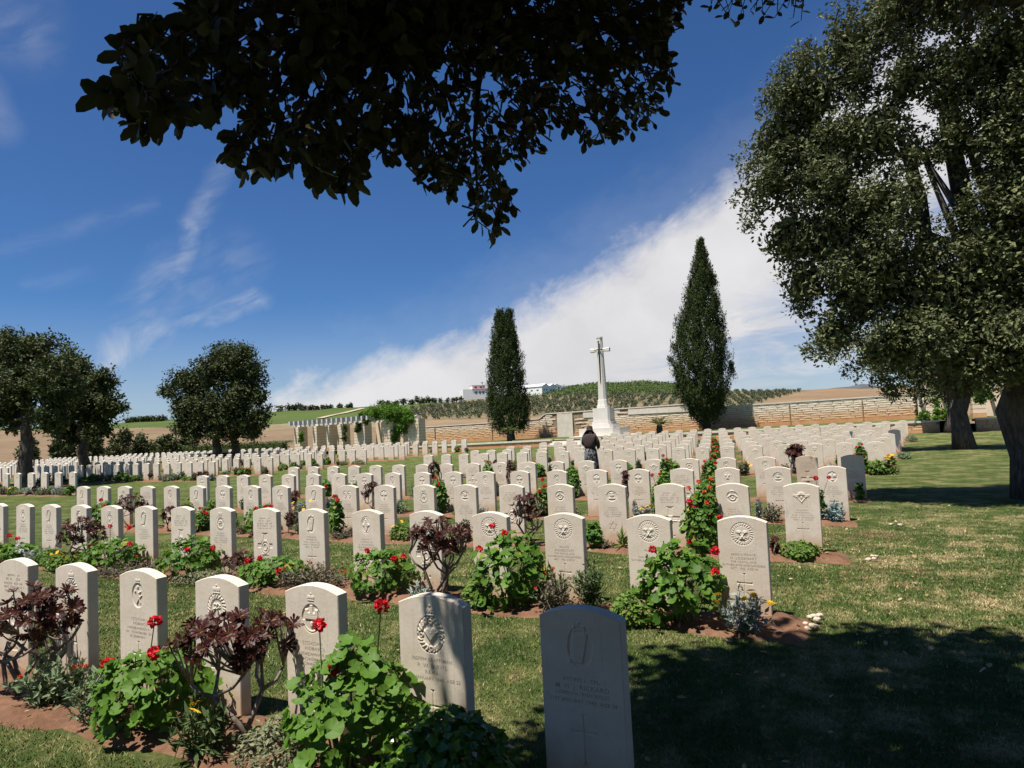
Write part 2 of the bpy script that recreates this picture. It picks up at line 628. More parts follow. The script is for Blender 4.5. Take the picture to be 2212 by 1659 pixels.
MAT = {}
MAT['slab'] = mat_stone('headstone_limestone', (0.600, 0.515, 0.410), (0.680, 0.605, 0.505), 5.0, grime=(0.42, 0.40, 0.37), soil=True)
MAT['brown_slab'] = mat_stone('headstone_brown_stone', (0.46, 0.365, 0.275), (0.53, 0.43, 0.33), 5.0, grime=(0.34, 0.29, 0.24), soil=True)
MAT['letter'] = mat_plain('shadowed_dirty_lettering', (0.345, 0.285, 0.22), 0.9, 0, 0.15)  # flat letters darkened for the dirt and shadow in the cut strokes
MAT['lawn'] = mat_lawn()
MAT['blade'] = mat_blade()
MAT['soil'] = mat_soil()
MAT['white_stone'] = mat_stone('memorial_limestone', (0.61, 0.575, 0.52), (0.68, 0.645, 0.59), 2.0, grime=(0.52, 0.49, 0.44))
MAT['bronze'] = mat_plain('dark_bronze', (0.045, 0.035, 0.028), 0.55, 0.4)
MAT['wall'] = mat_wall_stone()
MAT['mortar'] = mat_plain('recessed_mortar', (0.27, 0.19, 0.125), 0.95, 0, 0.3, 5.0)
MAT['coping'] = mat_stone('coping_limestone', (0.58, 0.52, 0.44), (0.68, 0.62, 0.54), 3.0)
MAT['plinth_band'] = mat_stone('earth_stained_render', (0.50, 0.24, 0.11), (0.58, 0.32, 0.17), 1.5)
MAT['pier'] = mat_stone('pier_sandstone', (0.66, 0.51, 0.375), (0.76, 0.635, 0.495), 1.2)
MAT['concrete'] = mat_stone('pale_concrete', (0.50, 0.49, 0.47), (0.60, 0.59, 0.57), 2.5)
MAT['bark'] = mat_bark('grey_bark', (0.042, 0.035, 0.030), (0.120, 0.102, 0.086))
MAT['twig'] = mat_plain('twig_bark', (0.055, 0.042, 0.030), 0.9)
MAT['succ_stem'] = mat_plain('succulent_stem', (0.19, 0.15, 0.12), 0.85, 0, 0.35, 30)
MAT['ficus'] = mat_leaf('overhanging_leaf', (0.034, 0.036, 0.012), (0.085, 0.085, 0.024), 0.18, 0.5, 0.22, hue=(0.42, 0.17, 0.02), hue_amt=0.012)
MAT['oak'] = mat_leaf('evergreen_leaf', (0.042, 0.056, 0.022), (0.195, 0.210, 0.090), 0.12, 0.6, 0.18)
MAT['oak_far'] = mat_leaf('far_evergreen_leaf', (0.030, 0.043, 0.014), (0.092, 0.112, 0.034), 0.10, 0.6, 0.2)
MAT['cypress'] = mat_leaf('cypress_spray', (0.018, 0.032, 0.008), (0.062, 0.088, 0.022), 0.06, 0.7, 0.15)
MAT['hedge'] = mat_leaf('hedge_leaf', (0.028, 0.052, 0.012), (0.085, 0.125, 0.028), 0.12, 0.6, 0.2)
MAT['olive'] = mat_leaf('olive_leaf', (0.070, 0.086, 0.042), (0.155, 0.172, 0.095), 0.08, 0.6, 0.2)
MAT['vine'] = mat_leaf('climber_leaf', (0.055, 0.13, 0.012), (0.15, 0.27, 0.030), 0.25, 0.6, 0.2)
MAT['ger'] = mat_leaf('geranium_leaf', (0.046, 0.115, 0.012), (0.130, 0.245, 0.028), 0.32, 0.55, 0.25, hue=(0.36, 0.32, 0.06), hue_amt=0.045)
MAT['petal'] = mat_leaf('red_petal', (0.50, 0.010, 0.022), (0.78, 0.030, 0.045), 0.25, 0.6, 0.2)
MAT['petal_or'] = mat_leaf('orange_petal', (0.62, 0.07, 0.025), (0.80, 0.14, 0.05), 0.25, 0.6, 0.2)
MAT['petal_ye'] = mat_leaf('yellow_petal', (0.75, 0.44, 0.02), (0.85, 0.58, 0.05), 0.2, 0.6, 0.2)
MAT['petal_wh'] = mat_leaf('white_petal', (0.75, 0.72, 0.74), (0.85, 0.82, 0.84), 0.2, 0.6, 0.2)
MAT['aeon'] = mat_leaf('maroon_succulent_leaf', (0.034, 0.008, 0.007), (0.090, 0.025, 0.015), 0.08, 0.45, 0.22)
MAT['aeon_c'] = mat_leaf('succulent_centre', (0.10, 0.085, 0.020), (0.20, 0.17, 0.045), 0.08, 0.4, 0.4)
MAT['grey_leaf'] = mat_leaf('silver_leaf', (0.20, 0.23, 0.20), (0.36, 0.39, 0.34), 0.12, 0.7, 0.1)
MAT['sage_leaf'] = mat_leaf('sage_leaf', (0.11, 0.16, 0.085), (0.23, 0.29, 0.16), 0.15, 0.7, 0.1)
MAT['rose_leaf'] = mat_leaf('rosemary_leaf', (0.045, 0.075, 0.025), (0.12, 0.165, 0.06), 0.12, 0.6, 0.2)
MAT['mound_leaf'] = mat_leaf('mound_leaf', (0.060, 0.120, 0.016), (0.150, 0.235, 0.038), 0.25, 0.55, 0.2)
MAT['gloss_leaf'] = mat_leaf('glossy_leaf', (0.045, 0.115, 0.012), (0.12, 0.23, 0.025), 0.2, 0.3, 0.5)
MAT['olive_low'] = mat_leaf('cover_leaf', (0.12, 0.135, 0.07), (0.24, 0.25, 0.14), 0.15, 0.7, 0.1)
MAT['heath'] = mat_leaf('heath_leaf', (0.10, 0.090, 0.055), (0.22, 0.20, 0.13), 0.12, 0.7, 0.1)
MAT['blue_leaf'] = mat_leaf('blue_succulent_leaf', (0.13, 0.20, 0.20), (0.24, 0.33, 0.33), 0.05, 0.5, 0.3)
MAT['palm'] = mat_leaf('palm_leaf', (0.075, 0.10, 0.025), (0.18, 0.20, 0.06), 0.15, 0.5, 0.3)
MAT['stem'] = mat_plain('green_stem', (0.12, 0.16, 0.05), 0.7)
MAT['litter'] = mat_leaf('dry_leaf', (0.24, 0.15, 0.07), (0.52, 0.40, 0.24), 0.05, 0.8, 0.1)
MAT['pebble'] = mat_stone('bleached_stone', (0.40, 0.32, 0.22), (0.56, 0.48, 0.37), 14.0)
MAT['house'] = mat_plain('white_wash', (0.82, 0.80, 0.76), 0.8, 0, 0.04)
MAT['roof_tile'] = mat_plain('red_tile', (0.50, 0.19, 0.12), 0.8)
MAT['roof_sheet'] = mat_plain('white_sheet_roof', (0.74, 0.75, 0.77), 0.5, 0, 0.05)
MAT['dark_glass'] = mat_plain('dark_window', (0.05, 0.06, 0.075), 0.15)
MAT['jacket'] = mat_plain('dark_brown_cloth', (0.040, 0.025, 0.022), 0.9, 0, 0.3, 20)
MAT['skin'] = mat_plain('skin', (0.36, 0.22, 0.15), 0.6, 0, 0.1)
MAT['hair'] = mat_plain('dark_hair', (0.025, 0.016, 0.012), 0.6, 0, 0.3, 40)
MAT['green_box'] = mat_plain('dark_green_paint', (0.030, 0.045, 0.035), 0.5)
MAT['white_paint'] = mat_plain('white_sticker', (0.75, 0.76, 0.78), 0.6, 0, 0.05)
MAT['black'] = mat_plain('black_rubber', (0.02, 0.02, 0.02), 0.7)
MAT['yellow'] = mat_plain('yellow_paint', (0.55, 0.40, 0.05), 0.5)


def mat_skirt():
    mt, k, bs = base_mat('patterned_skirt_cloth')
    v = k.node('ShaderNodeTexVoronoi')
    k.put(v.inputs['Vector'], coords(k))
    v.inputs['Scale'].default_value = 14
    k.put(bs.inputs['Base Color'], k.mix(k.mr(v.outputs['Distance'], 0.45, 0.60), (0.012, 0.012, 0.014), (0.13, 0.13, 0.14)))
    bs.inputs['Roughness'].default_value = 0.9
    return mt


MAT['skirt'] = mat_skirt()
# ------------------------------------------------------------------ ground
def grid_sheet(name, ns, ts, zf, mat, label=None):
    nn, tt = np.meshgrid(ns, ts, indexing='ij')
    X = nn * NV[0] + tt * UV[0]
    Y = nn * NV[1] + tt * UV[1]
    V = np.stack([X, Y, zf(nn, tt)], -1).reshape(-1, 3)
    a, b = len(ns), len(ts)
    i, j = np.meshgrid(np.arange(a - 1), np.arange(b - 1), indexing='ij')
    q = (i * b + j).ravel()
    Fq = np.stack([q, q + 1, q + b + 1, q + b], -1)
    me = npmesh(name, V, Fq[:, ::-1], mat, True)
    o = obj(name, me)
    return tag(o, label, kind='structure')


grid_sheet('lawn', np.r_[np.arange(-14, 22, 2), np.arange(22, 41.01, 1.0)], np.arange(-100, 41, 2.0), gz, MAT['lawn'],
           'mown green lawn between the rows of headstones')
grid_sheet('terrace', np.array([41.25, 46, 50, 58.0]), np.arange(-48, 30.1, 2.0), lambda n, t: tz(t) + 0 * n, MAT['lawn'],
           'raised grass terrace behind the low stone wall')
grid_sheet('side_lawn', np.array([41.0, 44, 48, 52.0]), np.arange(-110, -47.9, 2.0), lambda n, t: gz(n, t) + 0.0 * n - 0.004, MAT['lawn'],
           'grass strip before the clipped hedge')
# the country round about, to the horizon
a_ = np.linspace(0, 2 * np.pi, 65)[:-1]
far = MB()
far.add(np.c_[9000 * np.cos(a_), 9000 * np.sin(a_), np.full(64, -0.7)], [tuple(range(64))])
tag(far.build('countryside', [mat_plain('dry_country', (0.22, 0.165, 0.10), 0.95, 0, 0.25, 0.01)]), 'flat dry country out to the horizon', kind='structure')


# ------------------------------------------------------------------ hills
SKYL = np.array([(-90, 1.5), (-40, 1.62), (-30, 1.72), (-19.6, 2.22), (-13, 2.34), (-6.2, 2.45), (-1.9, 2.70), (1.5, 2.95), (4.1, 3.22), (7.5, 3.34),
                 (11.4, 3.25), (14.5, 2.85), (18.3, 2.06), (21, 1.98), (23.4, 1.86), (26, 1.75), (28.5, 1.62), (34, 1.60), (90, 1.5)])


def ridge(az):
    return 400 + 25 * np.sin(az * 0.09) + 12 * np.sin(az * 0.31)


def hill_z(azd, r):
    rr = ridge(azd)
    zr = EYE + rr * np.tan(np.radians(np.interp(azd, SKYL[:, 0], SKYL[:, 1])))
    s = np.clip((r - 165) / (rr - 165), 0, 1)
    z = 0.25 + (zr - 0.25) * s ** 1.12
    over = np.clip((r - rr) / 200, 0, 3)
    z = z - over ** 1.4 * 9
    return z + 0.25 * np.sin(r * 0.11 + azd) * s * (1 - s) + 0.25 * np.sin(azd * 1.7 + r * 0.02) * s


def project(X):
    D = X - np.array([0, 0, EYE])
    zc = D @ _f
    return (512 + F * (D @ _r) / zc) * 2212 / 1024, (384 - F * (D @ _u) / zc) * 2212 / 1024


def pl(pts, x):
    p = np.array(pts, float)
    return np.interp(x, p[:, 0], p[:, 1])


def field_zone(px, py):
    """which field a spot of hillside belongs to: 0 dry stubble, 1 green crop, 2 olive ground, 3 vineyard, 4 bare tan, 5 scrub verge"""
    tan_top = pl([(-900, 948), (325, 924), (575, 918), (640, 913), (760, 911), (860, 912), (900, 912)], px)
    oliv_l = pl([(880, 886), (965, 871), (990, 860)], px)
    out = np.zeros(len(px), int)
    left = px < 885
    out[left & (py < tan_top)] = 1
    out[left & (py >= tan_top) & (py < tan_top + 11) & (px > 400)] = 5
    mid = (px >= 885) & (px < 1540)
    out[mid] = 2
    out[mid & (px < 985) & (py < oliv_l)] = 1
    out[mid & (px < 1240) & (py > pl([(885, 908), (1060, 905), (1160, 900), (1240, 897)], px))] = 4
    vb = pl([(1120, 858), (1202, 853), (1310, 852), (1480, 853), (1540, 853)], px)
    out[mid & (px > 1125) & (py < vb)] = 3
    rt = px >= 1540
    out[rt] = 4
    out[rt & (py < pl([(1540, 890), (1600, 884), (1664, 864), (1747, 843), (1760, 830)], px)) & (px < 1755)] = 2
    return out


def mat_field(name, a, b, scale, stripe=None):
    mt, k, bs = base_mat(name)
    gm = k.node('ShaderNodeNewGeometry')
    p = gm.outputs['Position']
    n = k.noise(p, scale, 5, 0.6)
    n2 = k.noise(p, scale * 8, 4, 0.65)
    col = k.mix(k.mr(k.math('ADD', n, k.math('MULTIPLY', n2, 0.6)), 0.55, 1.05), a, b)
    if stripe:
        w = k.node('ShaderNodeTexWave')
        mp = k.node('ShaderNodeMapping')
        mp.inputs['Rotation'].default_value = (0, 0, stripe[1])
        k.put(mp.inputs[0], p)
        k.put(w.inputs['Vector'], mp.outputs[0])
        w.inputs['Scale'].default_value = stripe[0]
        w.inputs['Distortion'].default_value = 1.2
        col = k.mix(k.mr(w.outputs['Fac'], 0.45, 0.75, 0.0, stripe[3]), col, stripe[2])
    k.put(bs.inputs['Base Color'], col)
    bs.inputs['Roughness'].default_value = 0.95
    bs.inputs['Specular IOR Level'].default_value = 0.05
    return mt


FIELD_MATS = [mat_field('stubble_field', (0.150, 0.105, 0.063), (0.200, 0.146, 0.092), 0.03),
              mat_field('green_crop', (0.044, 0.080, 0.017), (0.072, 0.108, 0.027), 0.02, (0.16, 0.5, (0.10, 0.105, 0.045), 0.6)),
              mat_field('olive_ground', (0.115, 0.105, 0.060), (0.20, 0.155, 0.092), 0.05),
              mat_field('vineyard', (0.042, 0.072, 0.018), (0.075, 0.105, 0.032), 0.03, (0.30, 0.9, (0.11, 0.10, 0.05), 0.5)),
              mat_field('bare_hillside', (0.175, 0.115, 0.067), (0.225, 0.158, 0.096), 0.03),
              mat_field('scrub_verge', (0.14, 0.125, 0.070), (0.24, 0.19, 0.115), 0.15)]


def build_hills():
    az = np.arange(-84, 84.01, 0.35)
    rs = np.r_[np.linspace(62, 160, 10), np.linspace(165, 440, 92), np.linspace(460, 900, 10)]
    A, Rr = np.meshgrid(az, rs, indexing='ij')
    Z = hill_z(A, Rr)
    V = np.stack([Rr * np.sin(np.radians(A)), Rr * np.cos(np.radians(A)), Z], -1)
    # a few steps of jitter keep the field edges from running dead straight
    b = len(rs)
    i, j = np.meshgrid(np.arange(len(az) - 1), np.arange(b - 1), indexing='ij')
    q = (i * b + j).ravel()
    Fq = np.stack([q, q + 1, q + b + 1, q + b], -1)
    Vf = V.reshape(-1, 3)
    cen = Vf[Fq].mean(1)
    px, py = project(cen)
    bad = np.abs(np.degrees(np.arctan2(cen[:, 0], cen[:, 1]))) > 55
    px = np.where(bad, np.where(cen[:, 0] < 0, -900, 3200), px)
    zone = field_zone(px, np.where(bad, 925, py))
    me = npmesh('hills', Vf, Fq[:, ::-1], FIELD_MATS, True, zone)
    return tag(obj('hills', me), 'rolling hills of stubble, green crop, olives and bare earth beyond the walls', kind='structure')


build_hills()


def on_hill(px, py=None, r=None):
    """a spot on the hillside in photo column px: at distance r, or where it shows at photo row py"""
    if r is not None:
        d = ray(px, 850)
        azd = math.degrees(math.atan2(d[0], d[1]))
        return np.array([r * math.sin(R(azd)), r * math.cos(R(azd)), float(hill_z(np.array(azd), np.array(r)))])
    d = ray(px, py)
    azd = math.degrees(math.atan2(d[0], d[1]))
    e = d[2] / math.hypot(d[0], d[1])
    rs = np.linspace(66, float(ridge(azd)), 500)
    zz = hill_z(np.full(500, azd), rs)
    g = (zz - EYE) / rs - e
    k = np.argmax(g > 0) if (g > 0).any() else 499
    return np.array([rs[k] * math.sin(R(azd)), rs[k] * math.cos(R(azd)), zz[k]])


# far mountain on the skyline, distance haze painted into its blue-grey colour
fm = MB()
pr = [(1740, 846), (1800, 838), (1835, 835), (1862, 829), (1880, 830), (1905, 836), (1960, 838), (2050, 832), (2150, 830), (2260, 838)]
top, low, back = [], [], []
for px, py in pr:
    d = ray(px, py)
    d = d / math.hypot(d[0], d[1])
    top.append([d[0] * 3000, d[1] * 3000, EYE + d[2] * 3000])
    low.append([d[0] * 2300, d[1] * 2300, -5])
    back.append([d[0] * 4200, d[1] * 4200, -5])
kk = len(pr)
ttop = np.array(top)
fm.add(low + top + back, [(i, i + 1, kk + i + 1, kk + i) for i in range(kk - 1)] + [(kk + i, kk + i + 1, 2 * kk + i + 1, 2 * kk + i) for i in range(kk - 1)])
tag(fm.build('mountain', [mat_field('haze_tinted_slope', (0.055, 0.065, 0.075), (0.10, 0.105, 0.108), 0.004)], smooth=True),
    'mountain painted in haze grey, far off behind the bare hill', kind='structure')


# ------------------------------------------------------------------ walls
def stone_variants():
    out = []
    g = np.random.default_rng(3)
    for v in range(7):
        b = MB()
        xs = np.array([-.5, -.2, .15, .5])
        zs = np.array([0, .35, .7, 1.0])
        V = []
        for iz, z in enumerate(zs):
            for ix, x in enumerate(xs):
                edge = ix in (0, 3) or iz in (0, 3)
                y = -0.45 - (0.0 if edge else 0.18) + g.normal() * (0.02 if edge else 0.08)
                V.append((x + (0 if ix in (0, 3) else g.normal() * .015), y, z + (0 if iz in (0, 3) else g.normal() * .03)))
        for z in (0, 1):
            for x in (-.5, .5):
                V.append((x, 0.5, z))
        f = []
        for iz in range(3):
            for ix in range(3):
                a = iz * 4 + ix
                f.append((a, a + 1, a + 5, a + 4))
        f += [(16, 17, 3, 2, 1, 0), (12, 13, 14, 15, 19, 18), (0, 4, 8, 12, 18, 16), (17, 19, 15, 11, 7, 3)]
        b.add(V, f)
        out.append(b)
    return out


STONES = stone_variants()
STONE_ME = [b.mesh('wall_stone', [MAT['wall']]) for b in STONES]


def place_stones(parent, items, limit, name='stone'):
    """items (t, z, length, height, n) in the wall's own frame: the nearest become parts of their own, the rest one joined part"""
    g = np.random.default_rng(11)
    far_mb = MB()
    items = sorted(items, key=lambda q: q[0], reverse=True)
    cnt = 0
    for (x, z, ln, h, y) in items:
        k = int(g.integers(0, 7))
        flip = -1 if g.random() < .5 else 1
        s = (ln * flip, 0.07, h)
        if cnt < limit:
            o = obj(name, STONE_ME[k], parent, (x, y, z))
            o.scale = (ln, 0.07, h)
            cnt += 1
        else:
            V = np.concatenate(STONES[k].V) * np.array([ln, 0.07, h]) + np.array([x, y, z])
            far_mb.add(V, STONES[k].Fc)
    if far_mb.n:
        tag(far_mb.build(name + 's', [MAT['wall']], parent), kind='stuff')


def course_items(x0, x1, zf, h, y, lmin=.55, lmax=1.5, breaks=()):
    g = np.random.default_rng(int(abs(x0 * 17 + h * 100 + zf(x0) * 1000)) % 99991)
    out = []
    x = x0 + g.uniform(-.4, 0)
    while x < x1:
        ln = g.uniform(lmin, lmax)
        a, b = max(x, x0), min(x + ln, x1)
        if b - a > .15 and not any(a < q[1] and b > q[0] for q in breaks):
            out.append(((a + b) / 2, zf((a + b) / 2), (b - a) - .03, h * .90, y))
        x += ln
    return out


N_WALL, N_LOW = 54.0, 41.0


def wall_frame(name, label, cat, n, group=None):
    return thing(name, label, cat, P3(n, 0, 0), ROT, group)


def build_main_wall():
    w = wall_frame('boundary_wall', 'long honey coloured rubble wall with white coping behind the stone cross', 'wall', N_WALL)
    T0, T1 = -41.0, 3.0

    def topz(t):
        return tz(t) + 1.66 + 0.40 * (sstep(-25.9, -25.1, t) - sstep(-11.2, -10.4, t)) + 0.06 * sstep(-30, -26, -np.abs(np.asarray(t)))
    ts = np.unique(np.r_[np.arange(T0, T1, 1.0), np.linspace(-26.1, -25.0, 12), np.linspace(-11.3, -10.3, 10), T1])
    core, cop, band = MB(), MB(), MB()

    def strip(mb, y0, y1, z0, z1):
        rings = []
        for t in ts:
            a, b = z0(t), z1(t)
            rings.append(np.array([(t, y0, a), (t, y1, a), (t, y1, b), (t, y0, b)]))
        mb.rings(rings)
    strip(core, 0.0, 0.45, lambda t: tz(t) - .3, lambda t: topz(t) - .07)
    strip(cop, -0.07, 0.52, lambda t: topz(t) - .068, lambda t: topz(t) + .02)
    strip(band, -0.05, 0.0 - .002, lambda t: tz(t) - .3, lambda t: tz(t) + .26)
    core.build('wall_core', [MAT['mortar']], w)
    cop.build('coping', [MAT['coping']], w)
    band.build('base_band', [MAT['plinth_band']], w)
    brk = [(-24.05, -22.55)]
    its = []
    for c in range(12):
        h = .155
        lo, hi = .27 + c * h, .27 + (c + 1) * h
        runs, cur = [], None
        for t in np.arange(T0, T1, .2):
            ok = tz(t) + hi < topz(t) - .05
            if ok and cur is None: cur = t
            if (not ok or t + .2 >= T1) and cur is not None:
                runs.append((cur, t if not ok else T1))
                cur = None
        bk = list(brk)
        if c in (8, 9, 10): bk += [(-21.6, -20.7), (-17.6, -12.6)]
        for q in (-36.9, -30.6, -5.2, -0.4): bk.append((q - .03, q + .03))
        for a, b in runs:
            its += course_items(a, b, lambda t, lo=lo: float(tz(t)) + lo, h, -0.0, breaks=[q for q in bk if q[1] - q[0] > .1])
    place_stones(w, its, 300)
    dressed = MB()
    zc = float(tz(-23.3))
    dressed.box((-23.3, -.06, zc + 1.0), (1.45, .16, 2.02))
    dressed.build('dressed_pier', [MAT['coping']], w)
    for (a, b) in ((-21.6, -20.7), (-17.6, -12.6)):
        pn = MB()
        z = float(tz((a + b) / 2)) + .27 + 9.5 * .155
        pn.box(((a + b) / 2, -.03, z), (b - a, .10, .44))
        pn.build('inscription_panel', [MAT['coping']], w)
    for q in (-36.9, -30.6, -5.2, -0.4):  # thin dark strips standing for the wall's vertical joints
        j = MB()
        h = float(topz(q) - tz(q)) - .09
        j.box((q, -.085, float(tz(q)) + h / 2), (.06, .05, h))
        j.build('expansion_joint', [MAT['mortar']], w)
    # end return beside the pavilion
    rt = MB()
    rt.box((3.25, .2, float(tz(3)) + .84), (.46, .9, 1.72))
    rt.build('end_pier', [MAT['coping']], w)


build_main_wall()


def build_low_wall(label, t0, t1, cut=None):
    w = wall_frame('retaining_wall', label, 'wall', N_LOW, 'low walls along the terrace')
    spans = [(t0, t1)] if cut is None else [(t0, cut[0]), (cut[1], t1)]
    its = []
    core, cop, band = MB(), MB(), MB()
    for a, b in spans:
        ts = np.linspace(a, b, max(2, int((b - a) / 1.5)))
        for mb, y0, y1, zl, zh in ((core, 0.0, .34, lambda t: gz(41, t) - .2, lambda t: tz(t) - .045),
                                   (cop, -.09, .42, lambda t: tz(t) - .043, lambda t: tz(t) + .055),
                                   (band, -.05, -.002, lambda t: gz(41, t) - .2, lambda t: gz(41, t) + .14)):
            mb.rings([np.array([(t, y0, float(zl(t))), (t, y1, float(zl(t))), (t, y1, float(zh(t))), (t, y0, float(zh(t)))]) for t in ts])
        for c in range(3):
            its += course_items(a, b, lambda t, c=c: float(gz(41, t)) + .14 + c * (float(tz(t) - gz(41, t)) - .19) / 3,
                                .15, 0.0, .35, .85)
    core.build('wall_core', [MAT['mortar']], w)
    cop.build('coping', [MAT['coping']], w)
    band.build('base_band', [MAT['plinth_band']], w)
    place_stones(w, its, 160)


CUT = (-18.8, -13.4)
build_low_wall('low rubble retaining wall with pale coping, broken by steps below the cross', -30.5, 3.15, CUT)
ta = at_n(2109, 925, 41)[0]
tb = at_n(2185, 925, 41)[0]
build_low_wall('short low wall between the tree trunks before the shaded pavilion', ta, tb + 2)

st = thing('steps', 'white stone steps up to the terrace below the cross', 'steps', P3(N_LOW, (CUT[0] + CUT[1]) / 2, 0), ROT)
g0, g1 = float(gz(41, -16)), float(tz(-16.2))
for i in range(4):
    s = MB()
    hh = (g1 - g0) / 4
    s.box((0, -.35 + i * .34, g0 + hh * (i + .5) - .05), (CUT[1] - CUT[0] + .02 - .004 * i, .40, hh + .1 - .002 * i))
    s.build('tread', [MAT['coping']], st)


# ------------------------------------------------------------------ stone cross
def chamf(w, c, z, d=None):
    a = w / 2
    b = (d or w) / 2
    return np.array([(-a + c, -b, z), (a - c, -b, z), (a, -b + c, z), (a, b - c, z), (a - c, b, z), (-a + c, b, z), (-a, b - c, z), (-a, -b + c, z)])


def build_cross():
    tc = at_n(1300, 925, 48)[0]
    z0 = float(tz(tc))
    r = thing('memorial_cross', 'tall white stone cross with a bronze sword on a stepped base', 'monument', P3(48.6, tc, z0), ROT)

    def block(name, levels):
        mb = MB()
        mb.rings([chamf(*l) for l in levels])
        return mb.build(name, [MAT['white_stone']], r)
    block('paving', [(4.4, .4, -.25), (4.4, .4, .045)])
    block('base_step', [(3.2, .40, .045), (3.2, .40, .60)])
    block('base_step', [(1.88, .18, .602), (1.88, .18, .89)])
    block('base_step', [(1.50, .15, .892), (1.50, .15, 1.12)])
    block('pedestal', [(1.34, .13, 1.122), (1.34, .13, 2.10)])
    block('moulding', [(.84, .14, 2.102), (.84, .14, 2.30), (.75, .14, 2.31), (.69, .14, 2.68), (.66, .14, 2.75)])
    block('shaft', [(.62, .15, 2.752), (.40, .10, 7.42), (.44, .10, 7.43), (.44, .10, 7.52)])
    for s in (-1, 1):
        mb = MB()
        rg = []
        for x, h, d in ((.205, .26, .26), (.50, .26, .26), (.51, .31, .29), (.76, .31, .29)):
            a, b, c = h / 2, d / 2, .05
            rg.append(np.array([(s * x, -b + c, 6.52 - a), (s * x, b - c, 6.52 - a), (s * x, b, 6.52 - a + c), (s * x, b, 6.52 + a - c),
                                (s * x, b - c, 6.52 + a), (s * x, -b + c, 6.52 + a), (s * x, -b, 6.52 + a - c), (s * x, -b, 6.52 - a + c)]))
        mb.rings(rg)
        mb.build('arm', [MAT['white_stone']], r)
    y = -.30
    sw = MB()
    sw.rings([np.array([(-w, y - .0, z), (0, y - .03, z), (w, y, z), (0, y + .02, z)]) for w, z in ((.005, 3.9), (.035, 4.15), (.052, 6.46), (.05, 6.5))])
    sw.build('sword', [MAT['bronze']], r)
    gd = MB().box((0, y - .0, 6.53), (.72, .06, .065))
    gd.box((0, y, 6.84), (.055, .05, .55)).box((0, y, 7.14), (.11, .07, .09))
    gd.build('sword_hilt', [MAT['bronze']], r)


build_cross()


# ------------------------------------------------------------------ pergolas
def build_pergola(label, piers, backs, n0, rafters, zbase, zh=2.24):
    r = thing('pergola', label, 'pergola', P3(n0, 0, 0), ROT, 'stone pergolas at the ends of the terrace')
    for (t, w, d) in piers:
        mb = MB()
        z = zbase(t)
        mb.box((t, d / 2, z + zh / 2 - .1), (w, d, zh + .2))
        p = mb.build('pier', [MAT['pier']], r)
        cp = MB()
        for c in range(1, 9):
            cp.box((t, d / 2, z + c * .25), (w + .012, d + .012, .015))
        cp.build('course_joint', [MAT['mortar']], p)
        bs = MB().box((t, d / 2, z + .11), (w + .06, d + .06, .24))
        bs.build('base_band', [MAT['plinth_band']], p)
    for (t, w, d, y) in backs:
        MB().box((t, y, zbase(t) + zh / 2 - .1), (w, d, zh + .2)).build('pier', [MAT['pier']], r)
    a, b, k = rafters
    for yy in (.35, 3.3):
        mb = MB()
        mb.rings([np.array([(t, yy - .12, zbase(t) + zh), (t, yy + .12, zbase(t) + zh), (t, yy + .12, zbase(t) + zh + .16), (t, yy - .12, zbase(t) + zh + .16)]) for t in (a, b)])
        mb.build('beam', [MAT['concrete']], r)
    for i in range(k):
        t = a + (b - a) * (i + .5) / k
        MB().box((t, 1.75, zbase(t) + zh + .162 + .18), (.16, 4.6, .36)).build('rafter', [MAT['concrete']], r)
    return r


N_PG = 45.0
pA = [at_n(x0, 952, N_PG)[0] for x0 in (636, 648, 676, 684.5, 706, 711.5, 732, 741, 769.5, 788)]
piers = [((pA[0] + pA[1]) / 2, pA[1] - pA[0], .95), ((pA[2] + pA[3]) / 2, pA[3] - pA[2], .95), ((pA[4] + pA[5]) / 2, pA[5] - pA[4], 1.0),
         ((pA[6] + pA[7]) / 2, pA[7] - pA[6], .95), ((pA[8] + pA[9]) / 2 - .1, 1.15, .95)]
p6 = at_n(838, 945, N_PG)[0]
piers.append((p6, 1.1, .95))
piers.append((p6 + 2.6, 1.1, .95))
zb = lambda t: float(tz(t)) + 0.0
backs = [(t, .6, .8, 3.4) for t in (pA[0] + .2, pA[0] + 2.4, pA[0] + 4.8, pA[0] + 7.2, pA[0] + 9.6)]
build_pergola('stone pergola with square piers and pale rafters, half grown over by a green climber', piers, backs, N_PG,
              (pA[0] - .3, pA[9] + 1.0, 17), zb)
qs = [at_n(x0, 890, 46.0)[0] for x0 in (2001, 2032, 2102, 2130)]
build_pergola('shaded stone pergola behind the tree trunks at the end of the wall',
              [((qs[0] + qs[1]) / 2, qs[1] - qs[0], .95), ((qs[2] + qs[3]) / 2, qs[3] - qs[2], .95), (qs[3] + 2.2, .9, .95), (qs[3] + 4.6, .9, .95)],
              [((qs[1] + qs[2]) / 2 + .1, 1.6, .5, 3.6), (qs[3] + 1.0, 1.2, .5, 3.6), (qs[0] + .2, .8, .5, 3.6)], 46.0, (qs[0] - .6, qs[3] + 5, 14), zb, 2.5)


# pale farm track across the green field
trk = [on_hill(px, py) for px, py in ((690, 905), (706, 901), (722, 897.5), (740, 894), (756, 890), (770, 886.5), (784, 883))]
mbt = MB()
for a, b in zip(trk[:-1], trk[1:]):
    d_ = unit(b - a)
    sd_ = np.array([-d_[1], d_[0], 0]) * 1.6
    up_ = np.array([0, 0, .35])
    mbt.add([a - sd_ + up_, a + sd_ + up_, b + sd_ + up_, b - sd_ + up_], [(0, 1, 2, 3)])
tag(mbt.build('farm_track', [mat_field('pale_track', (0.34, 0.28, 0.19), (0.42, 0.35, 0.25), 0.1)]), 'pale farm track climbing across the green field', kind='structure')
